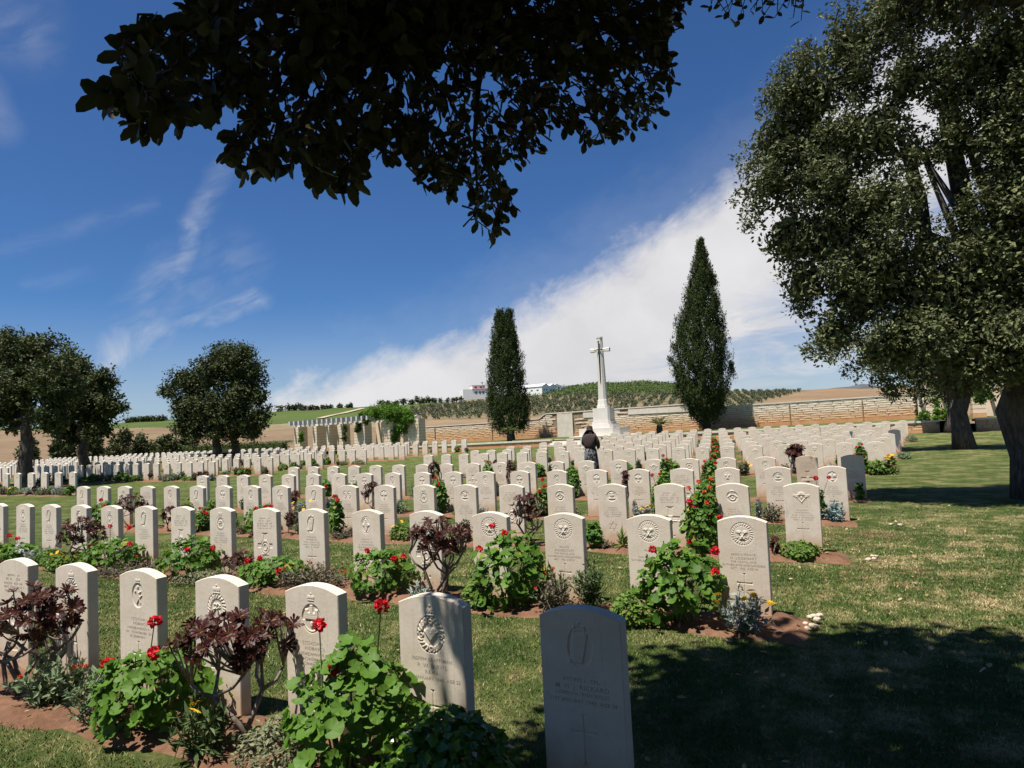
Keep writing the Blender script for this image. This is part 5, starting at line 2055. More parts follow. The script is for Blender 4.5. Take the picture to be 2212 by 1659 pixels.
MB().tube([(.6, .2, .75), (1.4, .2, .62)], .03, 6).build('handle', [MAT['coping']], mc)
# ------------------------------------------------------------------ plants in the beds
GL_n = 15
_a = np.linspace(0.35, 2 * np.pi - 0.35, GL_n)
_rad = .5 * (1 + .10 * np.cos(_a * 7))
GER = np.concatenate([[(0, 0, 0)], np.stack([.12 - np.cos(_a) * _rad, np.sin(_a) * _rad, .12 + .10 * np.cos(_a * 7) + .06 * np.cos(_a)], -1)])
GER_F = np.array([(0, i, i + 1) for i in range(1, GL_n)])


def petals_mesh(name, mat, r, cnt, seed):
    g = np.random.default_rng(seed)
    d = unit(g.normal(size=(cnt, 3)) + np.array([0, 0, .5]))
    V, Fq = inst(RHOMB * np.array([.8, 1.5, 1]), RHOMB_F, d * r * .55, unit(d + g.normal(size=d.shape) * .6), d, r * g.uniform(.7, 1.0, cnt), g)
    return npmesh(name, V, Fq, mat)


HEAD = {k: [petals_mesh('flower_head', MAT[m_], r, c, 40 + i) for i in range(3)] for k, m_, r, c in
        (('red', 'petal', .034, 60), ('orange', 'petal_or', .030, 44), ('white', 'petal_wh', .032, 40))}


def daisy_mesh():
    a = np.linspace(0, 2 * np.pi, 12)[:-1]
    V, Fq = inst(RHOMB * np.array([1, .9, 1]), RHOMB_F, np.zeros((11, 3)), np.tile([0, 0, 1.0], (11, 1)), np.stack([np.cos(a), np.sin(a), .15 + 0 * a], -1), .036)
    return npmesh('daisy', V, Fq, MAT['petal_ye'])


DAISY = daisy_mesh()


class Spot:
    """a plant's room in the bed, read from its outline in the photograph"""
    def __init__(self, n, box):
        x0, y0, x1, y1 = box
        xm = (x0 + x1) / 2
        self.n = n
        self.t = t_at(xm, n, .15) if False else at_n(xm, (y0 + y1) / 2, n)[0]
        self.base = P3(n, self.t, 0.02 + float(gz(n, self.t)))
        self.h = max(.12, at_n(xm, y0, n)[1] - self.base[2])
        self.r = max(.06, abs(at_n(x1, (y0 + y1) / 2, n)[0] - at_n(x0, (y0 + y1) / 2, n)[0]) / 2)

    def local(self, px, py, dn=-.12):
        t, z = at_n(px, py, self.n + dn)
        return P3(self.n + dn, t, z) - self.base


def row_place(ri, n, t):
    """words for the place of a bed plant"""
    ts = ROW_T[ri]
    k = int(np.argmin([abs(t - q) for q in ts]))
    d = t - ts[k]
    nm = ORD[len(ts) - k]
    if abs(d) < .2: return f"before the {nm} stone from the tree end, {ORD[ri + 1]} row"
    if d > 0:
        return f"treeward of the {nm} stone from the tree end, {ORD[ri + 1]} row"
    return f"just past the {nm} stone from the tree end, {ORD[ri + 1]} row"


def uniq(label):
    for pre in ('', 'small ', 'leafy ', 'low '):
        if pre + label not in LABELS: return pre + label
    return label


def add_flowers(r, sp, pts, kind='red', seed=0, start=None):
    g = np.random.default_rng(seed)
    st_ = MB()
    for i, q in enumerate(pts):
        a = np.array([g.normal() * sp.r * .2, g.normal() * sp.r * .2, min(sp.h * .45, max(.03, q[2] - .12))])
        mid = a * .45 + q * .55 + np.array([0, 0, .02])
        st_.tube([a, mid, q], [.004, .0032, .0028], 4)
        o = obj('flower', HEAD[kind][i % 3], r, q)
        s = g.uniform(.85, 1.15)
        o.scale = (s, s, s * .85)
        o.rotation_euler = (g.normal() * .3, g.normal() * .3, g.uniform(0, 6))
    if pts:
        st_.build('flower_stems', [MAT['stem']], r)


def geranium(ri, n, box, flowers=(), kind='red', seed=0, leaf=.068, parts=False, dense=.85, label=None):
    sp = Spot(n, box)
    g = np.random.default_rng(seed + 1000)
    colour = {'red': 'red', 'orange': 'orange red', 'white': 'white'}[kind]
    r = thing('geranium', uniq(label or f"{colour} geranium {row_place(ri, n, sp.t)}"), 'geranium', sp.base, 0, 'geraniums in the beds')
    h, rr = sp.h, sp.r
    N = int(max(26, min(330, 1.9 * dense * (2 * math.pi * rr * (rr + h * .50)) / (leaf ** 2 * .55))))
    d = unit(g.normal(size=(N, 3)) * np.array([1, 1, .8]) + np.array([0, -.10, .22]))
    k = g.uniform(.45, 1.0, N) ** .55
    zc = h * .46
    wob = 1 + .18 * np.sin(np.arctan2(d[:, 1], d[:, 0]) * 3 + seed) * np.cos(d[:, 2] * 4 + seed)
    pos = np.stack([d[:, 0] * rr * k * wob, d[:, 1] * min(rr, .30) * k * wob, zc + d[:, 2] * (h * .5) * k * wob], -1)
    tap = 1.08 - .42 * np.clip(pos[:, 2] / h, 0, 1)
    pos[:, 0] *= tap
    pos[:, 1] *= tap
    pos[:, 2] = np.maximum(pos[:, 2], .03)
    # leaf blades look up and outwards on their stalks
    nrm = unit(d * .8 + np.array([-.10, -.25, .75]) + g.normal(size=(N, 3)) * .42)
    sz = leaf * g.uniform(.55, 1.25, N)
    if parts:
        mes = []
        for q in range(6):
            Tq = GER.copy()
            Tq[1:, 2] += g.normal(size=GL_n) * .03
            mes.append(npmesh('leaf', Tq, GER_F, MAT['ger'], True))
        X = unit(g.normal(size=(N, 3)))
        X = unit(X - (X * nrm).sum(1, keepdims=True) * nrm)
        Y = np.cross(nrm, X)
        for i in range(N):
            o = obj('leaf', mes[i % 6], r)
            m4 = Matrix.Identity(4)
            for a in range(3):
                m4[a][0], m4[a][1], m4[a][2], m4[a][3] = X[i, a] * sz[i], Y[i, a] * sz[i], nrm[i, a] * sz[i], pos[i, a]
            o.matrix_local = m4
    else:
        V, Fq = inst(GER, GER_F, pos, nrm, None, sz, g)
        obj('foliage', npmesh('foliage', V, Fq, MAT['ger'], True), r)
    stem = MB()
    for i in range(min(N, 22)):
        q = pos[i] - nrm[i] * .01
        a = np.array([g.normal() * rr * .16, g.normal() * rr * .12, -.02])
        stem.tube([a, a * .5 + q * .5 + np.array([0, 0, h * .06]), q], [.007, .005, .0025], 4)
    stem.build('stems', [MAT['stem']], r)
    fl = [sp.local(*f_) for f_ in flowers]
    add_flowers(r, sp, fl, kind, seed)
    return r


def rosette_mesh(seed):
    """one tree-succulent rosette, unit radius, opening along +z"""
    g = np.random.default_rng(seed)
    N = 40
    i = np.arange(N)
    a = i * 2.39996
    k = (i + 1) / N
    dirs = np.stack([np.cos(a), np.sin(a), 0 * a], -1)
    z = np.array([0, 0, 1.0])
    xd = unit(dirs * np.sin(.2 + 1.35 * k)[:, None] + z * np.cos(.2 + 1.35 * k)[:, None] + g.normal(size=(N, 3)) * .09)
    nrm = unit(z - dirs * .3 + g.normal(size=(N, 3)) * .12)
    V, Fq = inst(SPAT * np.array([1, .62, 1]), SPAT_F, np.zeros((N, 3)), nrm, xd, (.35 + .65 * k) * g.uniform(.8, 1.12, N), g)
    mid = np.repeat(np.where(i < 8, 1, 0), len(SPAT_F))
    return npmesh('rosette', V, Fq, [MAT['aeon'], MAT['aeon_c']], True, mid)


ROS = [rosette_mesh(i) for i in range(4)]


def aeonium(ri, n, box, stems=3, nros=20, rad=.075, seed=0, label=None, low=.45):
    sp = Spot(n, box)
    g = np.random.default_rng(seed + 2000)
    r = thing('tree_succulent', uniq(label or f"maroon tree succulent {row_place(ri, n, sp.t)}"), 'succulent', sp.base, 0, 'maroon succulents in the beds')
    h, rr = sp.h, sp.r
    nros = int(nros * 2.3)
    rad = rad * .9
    sm = MB()
    thick = (.013 if h > .4 else .009) * (1.0 if n < 12 else 1.3)
    forks = []
    for i in range(stems):
        a = np.array([g.normal() * rr * .14, g.normal() * .04, -.03])
        lean = np.array([(i - (stems - 1) / 2) / max(1, stems - 1) * rr * .8 + g.normal() * rr * .1, g.normal() * .05, h * low * g.uniform(.62, .85)])
        mid = a * .5 + lean * .5 + np.array([g.normal() * .035, 0, 0])
        sm.tube([a, mid, lean], [thick * 1.3, thick * 1.1, thick], 7)
        for q in range(3):
            f_ = lean + np.array([(q - 1) * rr * .33 + g.normal() * rr * .1, g.normal() * .06, h * (1 - low) * g.uniform(.2, .45)])
            sm.tube([lean, lean * .5 + f_ * .5 + np.array([(q - 1) * .02, 0, -.01]), f_], [thick * .9, thick * .75, thick * .65], 6)
            forks.append(f_)
    forks = np.array(forks)
    for i in range(nros):
        d = unit(g.normal(size=3) + np.array([0, -.15, .3]))
        k = g.uniform(.3, 1) ** .5
        lump = 1 + .16 * math.sin(math.atan2(d[2], d[0]) * 3 + seed)
        c = np.array([d[0] * max(.03, rr - rad * .8) * k * lump, d[1] * min(rr, .24) * k, h * (low + 1) / 2 + d[2] * h * (1 - low) / 2 * k])
        c[2] = min(c[2], h - rad * .35)
        ax = unit(d + np.array([0, -.3, .45]) + g.normal(size=3) * .2)
        o = obj('rosette', ROS[i % 4], r, c)
        o.rotation_mode = 'QUATERNION'
        o.rotation_quaternion = Vector(ax).to_track_quat('Z', 'Y') @ Vector((0, 0, 1)).rotation_difference(Vector((0, 0, 1)))
        s_ = rad * g.uniform(.7, 1.15)
        o.scale = (s_, s_, s_)
        f_ = forks[np.argmin(np.linalg.norm(forks - c, axis=1))]
        sm.tube([f_, f_ * .5 + c * .5 + np.array([0, 0, -.012]), c], [thick * .5, thick * .42, thick * .36], 4)
    sm.build('stems', [MAT['succ_stem']], r, True)
    return r


STYLE = {  # material, leaf length, width factor, count factor, spiky, plain words, category
    'silver': ('grey_leaf', .060, .45, 1.0, True, 'silver leaved plant', 'silver plant'),
    'sage': ('sage_leaf', .055, .55, 1.0, True, 'grey green herb', 'herb'),
    'lavender': ('sage_leaf', .050, .35, 1.0, True, 'spiky grey lavender', 'lavender'),
    'rosemary': ('rose_leaf', .050, .40, 1.3, True, 'dark upright bush', 'rosemary'),
    'mound': ('mound_leaf', .042, .90, 1.5, False, 'green leafy mound', 'ground cover'),
    'gloss': ('gloss_leaf', .055, 1.0, 1.5, False, 'glossy green bush', 'bush'),
    'cover': ('olive_low', .030, .60, 2.0, False, 'olive grey ground cover', 'ground cover'),
    'heath': ('heath', .040, .50, 1.2, True, 'wiry grey plant', 'wiry plant'),
    'blue': ('blue_leaf', .065, .38, 1.0, True, 'blue finger leaved succulent', 'succulent'),
    'spiky': ('rose_leaf', .085, .30, .9, True, 'spiky green tuft', 'tuft'),
    'aloe': ('mound_leaf', .16, .25, .08, True, 'small spiny rosette', 'aloe'),
}


def bed_plant(kind, ri, n, box, daisies=0, dots=None, seed=0, label=None, grow=1.0):
    mt, L, wf, cf, spiky, words_, cat = STYLE[kind]
    sp = Spot(n, box)
    g = np.random.default_rng(seed + 3000)
    nm = {'silver': 'silver_plant', 'sage': 'sage_plant', 'lavender': 'lavender', 'rosemary': 'rosemary_bush', 'mound': 'leafy_mound', 'gloss': 'glossy_bush', 'cover': 'ground_cover_plant',
          'heath': 'wiry_plant', 'blue': 'blue_succulent', 'spiky': 'spiky_plant', 'aloe': 'aloe_plant'}[kind]
    extra = ('yellow flowered ' if daisies else '') + ('red flowered ' if dots else '')
    r = thing(nm, uniq(label or f"{extra}{words_} {row_place(ri, n, sp.t)}"), cat, sp.base, 0, None)
    h, rr = sp.h, sp.r
    ry = min(rr, .24)
    big = max(1.0, (rr * h / .05) ** .35) if n > 9 else 1.0
    L = L * grow * (1.0 if n < 9 else min(2.2, n / 9))
    if spiky:
        ns = int(np.clip(26 * cf * (rr / .15), 9, 90))
        nl = int(np.clip(h / L * 3.4, 5, 22)) if kind != 'aloe' else 3
        d = unit(np.stack([g.normal(size=ns) * rr, g.normal(size=ns) * ry, np.abs(g.normal(size=ns)) * h * .6 + h * .65], -1))
        end = d * np.stack([np.full(ns, rr * 1.0), np.full(ns, ry * 1.0), np.full(ns, h)], -1) * g.uniform(.8, 1.12, (ns, 1))
        st0 = np.stack([g.normal(size=ns) * rr * .25, g.normal(size=ns) * ry * .25, np.zeros(ns)], -1)
        s = g.uniform(.12, 1, (ns, nl))
        pos = (st0[:, None] * (1 - s[..., None]) + end[:, None] * s[..., None]).reshape(-1, 3)
        dd = np.repeat(unit(end - st0), nl, 0)
        xd = unit(dd * .9 + g.normal(size=pos.shape) * .55)
        nrm = unit(g.normal(size=pos.shape) + np.array([0, -.3, .7]))
        sm = MB()
        for i in range(0, ns, 2):
            sm.tube([st0[i], (st0[i] + end[i]) / 2 + np.array([0, 0, .01]), end[i]], [.004, .003, .0015], 3)
        sm.build('stems', [MAT['stem'] if kind != 'heath' else MAT['succ_stem']], r)
    else:
        N = int(np.clip(1.6 * cf * (2 * math.pi * rr * (rr * .7 + h * .5)) / (L * L * .4), 60, 1300))
        d = unit(g.normal(size=(N, 3)) + np.array([0, -.1, .35]))
        k = g.uniform(.5, 1, N) ** .5
        wob = 1 + .15 * np.sin(np.arctan2(d[:, 1], d[:, 0]) * 4 + seed)
        pos = np.stack([d[:, 0] * rr * k * wob, d[:, 1] * ry * k * wob, np.maximum(.02, h * .35 + d[:, 2] * h * .62 * k)], -1)
        xd = unit(d + g.normal(size=pos.shape) * .8)
        nrm = unit(d * .7 + np.array([0, -.15, .6]) + g.normal(size=pos.shape) * .5)
        end = pos
    V, Fq = inst(RHOMB * np.array([1, wf * 1.6, 1]), RHOMB_F, pos, nrm, xd, L * g.uniform(.6, 1.25, len(pos)), g)
    obj('foliage', npmesh('foliage', V, Fq, MAT[mt]), r)
    if daisies:
        for i in range(daisies):
            q = np.array([g.uniform(-rr, rr), g.uniform(-ry, ry * .3), h * g.uniform(.75, 1.1)])
            o = obj('flower', DAISY, r, q)
            o.rotation_euler = (g.uniform(.2, .9), g.normal() * .3, g.uniform(0, 6))
            s_ = 1.0 if n < 9 else 1.5
            o.scale = (s_, s_, s_)
    if dots:
        for i in range(int(g.integers(4, 8))):
            q = end[int(g.integers(0, len(end)))] * 1.02
            o = obj('flower', HEAD['orange'][i % 3], r, q)
            s_ = .45 if n < 9 else .7
            o.scale = (s_, s_, s_)
    return r


def z3(x, y): return (x * .387 + 1106, y * .387 + 1017.5)
def z5(x, y): return (x * .32 + 619.5, y * .32 + 840.7)


n0, n1_, n2_, n3_, n4_ = (ROWN[i] - .30 for i in range(5))
# first row
aeonium(0, n0, (-26, 1262, 134, 1480), 6, 34, .075, 1)
bed_plant('sage', 0, n0, (68, 1420, 176, 1506), 0, 'small red', 2)
bed_plant('lavender', 0, n0 - .05, (170, 1450, 272, 1545), seed=3)
geranium(0, n0, (238, 1395, 428, 1594), [(233, 1435), (334, 1342), (334, 1410)], seed=4, parts=True, leaf=.072, dense=.8)
aeonium(0, n0, (402, 1318, 624, 1588), 2, 30, .068, 5, low=.60)
bed_plant('spiky', 0, n0 - .1, (386, 1516, 502, 1600), 2, None, 6)
bed_plant('cover', 0, n0 - .12, (540, 1545, 660, 1690), seed=7)
geranium(0, n0, (640, 1372, 900, 1676), [(690, 1350), (718, 1450), (823, 1311)], seed=8, parts=True, leaf=.076, dense=.8)
bed_plant('gloss', 0, n0, (850, 1535, 1075, 1690), seed=9)
# second row
geranium(1, n1_, (-40, 1172, 58, 1242), [(20, 1157), (38, 1163), (-8, 1160)], seed=10)
geranium(1, n1_, (22, 1172, 66, 1232), [(40, 1178), (46, 1190), (36, 1192)], 'white', 11)
bed_plant('silver', 1, n1_, (60, 1184, 108, 1228), seed=12)
bed_plant('mound', 1, n1_, (95, 1185, 126, 1216), seed=13)
bed_plant('mound', 1, n1_ - .08, (116, 1192, 174, 1234), 9, None, 14)
aeonium(1, n1_, (138, 1116, 216, 1220), 2, 22, .07, 15)
geranium(1, n1_, (188, 1160, 296, 1242), [(238, 1137), (279, 1140), (193, 1178), (280, 1176)], seed=16)
bed_plant('heath', 1, n1_ - .1, (232, 1206, 346, 1252), 0, 'orange', 17)
geranium(1, n1_, (358, 1160, 465, 1264), [(404, 1187), (460, 1184)], seed=18)
bed_plant('cover', 1, n1_ - .1, (402, 1232, 492, 1278), seed=19)
aeonium(1, n1_, (480, 1192, 542, 1250), 2, 12, .06, 20)
geranium(1, n1_, (526, 1202, 655, 1282), [(561, 1207), (602, 1235), (534, 1213), (600, 1252)], seed=21)
bed_plant('heath', 1, n1_, (612, 1214, 738, 1284), 0, 'orange', 22)
geranium(1, n1_, (757, 1180, 896, 1306), [(793, 1190), (852, 1207), (871, 1203), (751, 1233)], seed=23)
bed_plant('silver', 1, n1_ - .15, (878, 1262, 938, 1294), seed=24)
aeonium(1, n1_, (888, 1116, 1018, 1292), 4, 34, .07, 25)
bed_plant('mound', 1, n1_ - .1, (1003, 1258, 1060, 1322), seed=26)
geranium(1, n1_, (1014, 1142, 1196, 1332), [(1034, 1237), (1064, 1136), (1090, 1152), (1035, 1186)], seed=27, leaf=.08)
bed_plant('heath', 1, n1_ - .05, (1148, 1236, 1252, 1322), 0, 'orange', 28)
bed_plant('rosemary', 1, n1_, (1222, 1222, 1322, 1318), seed=29)
bed_plant('mound', 1, n1_ - .1, (1322, 1278, 1424, 1362), seed=30)
geranium(1, n1_, (1362, 1160, 1584, 1362), [(1410, 1187), (1472, 1263), (1545, 1236), (1545, 1190)], seed=31, leaf=.08)
bed_plant('silver', 1, n1_ - .12, (1544, 1280, 1668, 1380), 7, None, 32)
# third row
geranium(2, n2_, (202, 1080, 246, 1145), [(218, 1080), (226, 1093)], seed=40)
aeonium(2, n2_, (256, 1066, 308, 1142), 2, 18, .07, 41)
bed_plant('mound', 2, n2_, (390, 1083, 416, 1108), 5, None, 42)
geranium(2, n2_, (424, 1098, 458, 1155), [(432, 1098), (440, 1106), (447, 1109)], seed=43)
bed_plant('heath', 2, n2_, (512, 1128, 542, 1162), seed=44)
geranium(2, n2_, (536, 1090, 590, 1162), [(553, 1098), (573, 1094), (586, 1094)], seed=45)
aeonium(2, n2_, (614, 1106, 654, 1168), 2, 16, .06, 46)
bed_plant('silver', 2, n2_, (634, 1086, 668, 1126), 6, None, 47)
geranium(2, n2_, (712, 1070, 740, 1130), [(722, 1072), (730, 1080)], seed=48)
bed_plant('heath', 2, n2_, (714, 1136, 766, 1174), 0, 'orange', 49)
bed_plant('mound', 2, n2_, (850, 1128, 890, 1172), 3, None, 50)
bed_plant('rosemary', 2, n2_, (984, 1128, 1024, 1178), seed=51)
aeonium(2, n2_, (1102, 1064, 1181, 1168), 3, 26, .07, 52)
geranium(2, n2_, (1262, 1125, 1302, 1190), [], seed=53)
bed_plant('heath', 2, n2_, (1294, 1164, 1328, 1192), seed=54)
bed_plant('aloe', 2, n2_, (1334, 1157, 1356, 1186), seed=55)
geranium(2, n2_, (1470, 1058, 1562, 1205), [z3(990, 170), z3(1000, 195), z3(1020, 197), z3(1090, 178), z3(1160, 258), z3(1020, 310), z3(1048, 350), z3(992, 392), z3(1100, 240), z3(1040, 260)], seed=56, leaf=.075)
geranium(2, n2_ + .25, (1478, 1040, 1556, 1110), [z3(985, 95), z3(1040, 60), z3(1110, 45), z3(1105, 90), z3(1020, 150), z3(1075, 120)], 'orange', seed=57)
aeonium(2, n2_, (1662, 1160, 1690, 1207), 1, 9, .06, 58, low=.1)
bed_plant('mound', 2, n2_, (1686, 1170, 1772, 1217), seed=59)
# fourth row
aeonium(3, n3_, (784, 1038, 822, 1096), 2, 18, .07, 60)
geranium(3, n3_, (934, 1033, 966, 1082), [(940, 1032), (948, 1045)], seed=61)
geranium(3, n3_, (1148, 1052, 1190, 1112), [(1172, 1036), (1176, 1050), (1165, 1062)], seed=62)
aeonium(3, n3_, (1340, 1010, 1362, 1056), 1, 10, .07, 63)
bed_plant('silver', 3, n3_, (1362, 1090, 1412, 1120), 4, None, 64)
geranium(3, n3_, (1402, 1024, 1462, 1088), [(1409, 1026), (1425, 1024)], seed=65)
bed_plant('silver', 3, n3_, (1625, 1085, 1650, 1110), seed=66)
bed_plant('heath', 3, n3_, (1636, 1088, 1698, 1130), seed=67)
bed_plant('blue', 3, n3_, (1770, 1084, 1836, 1132), seed=68)
geranium(3, n3_, (1752, 1050, 1782, 1080), [(1762, 1033), (1790, 1031)], seed=69)
# fifth row
aeonium(4, n4_, (924, 992, 952, 1035), 2, 16, .08, 70)
geranium(4, n4_, (1038, 992, 1068, 1024), [(1048, 996), (1060, 1000)], 'orange', 71)
aeonium(4, n4_, (1088, 992, 1110, 1020), 1, 9, .08, 72)
geranium(4, n4_, (1220, 1002, 1252, 1032), [], seed=73)
bed_plant('rosemary', 4, n4_, (1180, 1008, 1196, 1030), seed=74)
bed_plant('rosemary', 4, n4_, (1364, 998, 1394, 1020), seed=75)
geranium(4, n4_, (1422, 982, 1448, 1028), [(1432, 984), (1440, 992)], seed=76)
geranium(4, n4_, (1510, 986, 1554, 1032), [(1522, 996), (1535, 990), (1546, 1000), (1518, 1008)], seed=77)
bed_plant('mound', 4, n4_, (1658, 1018, 1676, 1036), seed=78)
geranium(4, n4_, (1845, 1040, 1868, 1078), [], seed=79)
# sixth row
n5_ = ROWN[5] - .3
aeonium(5, n5_, (1696, 960, 1744, 1022), 2, 26, .12, 80)
geranium(5, n5_, (1842, 956, 1874, 996), [(1850, 966), (1862, 960), (1848, 980), (1866, 984)], seed=81, leaf=.1)
bed_plant('mound', 5, n5_, (1866, 994, 1922, 1024), seed=82)
bed_plant('mound', 5, n5_, (1908, 984, 1936, 1004), 12, None, 83)
bed_plant('heath', 5, n5_, (1600, 1000, 1622, 1020), 3, None, 84)
for j, n in enumerate(ROWN[5:9]):
    x0 = 1534 + 3 * j
    y0 = 958 - 9 * j if j else 962
    geranium(5 + j, n - .3, (1530 + j, 972 - 10 * j, 1556 - j, 1000 - 14 * j), [(1536 + j, 976 - 10 * j), (1548 - j, 974 - 10 * j), (1543, 984 - 10 * j), (1552 - j, 990 - 12 * j)], seed=85 + j, leaf=.10)

# smaller plants along the other beds
FILL = ['heath', 'mound', 'silver', 'cover', 'rosemary', 'sage', 'ger', 'ger', 'mound', 'aeo']


def box_at(n, t, w, h):
    q0 = P3(n, t - w / 2, float(gz(n, t)))
    q1 = P3(n, t + w / 2, float(gz(n, t)) + h)
    (x0, x1), (y0, y1) = project(np.array([q0, q1]))
    return (x0, y1, x1, y0)


used_t = {}
gf = np.random.default_rng(77)


def fill_row(ri, n, ts, prob, lab=None):
    for k, t in enumerate(list(ts)):
        for dt in ((0.37,) if ri < 3 else (0.37, 0.0)):
            tt = t + dt
            if not seen(n, tt) or gf.random() > prob: continue
            if ri is not None and ri <= 4:
                X = project(P3(n, tt, .2)[None])
                # keep clear of the plants already set in this bed
                if any(abs(tt - q) < .42 for q in used_t.get(ri, [])): continue
            f = FILL[int(gf.integers(0, len(FILL)))]
            w, h = gf.uniform(.28, .5), gf.uniform(.16, .36)
            place = None if lab is None else f"{lab} before {ORD[k + 1]} stone" + (' gap' if dt else '')
            bx = box_at(n, tt, w, h)
            sd = int(gf.integers(100, 99999))
            if f == 'ger':
                bx = box_at(n, tt, w, h + .12)
                tz_, zz_ = bx[1], bx[0]
                fl = [((bx[0] + bx[2]) / 2 + gf.normal() * (bx[2] - bx[0]) * .25, bx[1] + (bx[3] - bx[1]) * gf.uniform(-.1, .4)) for _ in range(int(gf.integers(0, 4)))]
                geranium(ri, n, bx, fl, 'red', sd, leaf=.075 if n < 12 else .12, dense=.8, label=None if place is None else 'red geranium ' + place)
            elif f == 'aeo':
                aeonium(ri, n, box_at(n, tt, w * .9, h + .15), 2, 9, .09, sd, None if place is None else 'maroon tree succulent ' + place)
            else:
                bed_plant(f, ri, n, bx, int(gf.integers(0, 2)) * 4 if f in ('silver', 'mound') else 0, None, sd, None if place is None else STYLE[f][5] + ' ' + place)


def note_used():
    for o in list(SC.objects):
        if o.parent is None and o.get('category') in ('geranium', 'succulent') or (o.parent is None and o.get('category') in {v[6] for v in STYLE.values()}):
            q = np.array(o.location[:2])
            n, t = q @ NV, q @ UV
            for ri, rn in enumerate(ROWN):
                if abs(n - rn + .3) < .6: used_t.setdefault(ri, []).append(t)


note_used()
for ri, pr_ in ((2, .55), (3, .5), (4, .5), (5, .45), (6, .35), (7, .3), (8, .22), (9, .16), (10, .12), (11, .1)):
    fill_row(ri, ROWN[ri] - .3, ROW_T[ri], pr_)
bi = 0
for n, e, lab, pr_ in ((13.977, -25.02, 'in the short row beyond the lawn', .8), (19.6, ENDS[19.6], 'in first row, block below pergola', .75), (22.4, ENDS[22.4], 'in second row, block below pergola', .4),
                       (25.2, ENDS[25.2], 'in third row, block below pergola', .3), (28.0, ENDS[28.0], 'in fourth row, block below pergola', .25), (36.4, ENDS[36.4], 'in seventh row, block below pergola', .3)):
    fill_row(20, n - .3, [e - .735 * k for k in range(8 if n < 15 else 20)], pr_, lab)


# ------------------------------------------------------------------ the visitor
def skin_body(name, verts, edges, radii, mat, parent, sub=2, root=0):
    me = bpy.data.meshes.new(name)
    me.from_pydata([tuple(v) for v in verts], edges, [])
    o = bpy.data.objects.new(name, me)
    COL.objects.link(o)
    sk = o.modifiers.new('skin', 'SKIN')
    lay = me.skin_vertices[0].data
    for i, rr in enumerate(radii):
        lay[i].radius = rr if isinstance(rr, tuple) else (rr, rr)
        lay[i].use_root = (i == root)
    sb = o.modifiers.new('smooth', 'SUBSURF')
    sb.levels = sb.render_levels = sub
    bpy.context.view_layer.update()
    res = bpy.data.meshes.new_from_object(o.evaluated_get(bpy.context.evaluated_depsgraph_get()))
    bpy.data.objects.remove(o)
    res.materials.clear()
    res.materials.append(MAT[mat])
    res.polygons.foreach_set('use_smooth', np.ones(len(res.polygons), dtype=bool))
    return obj(name, res, parent)


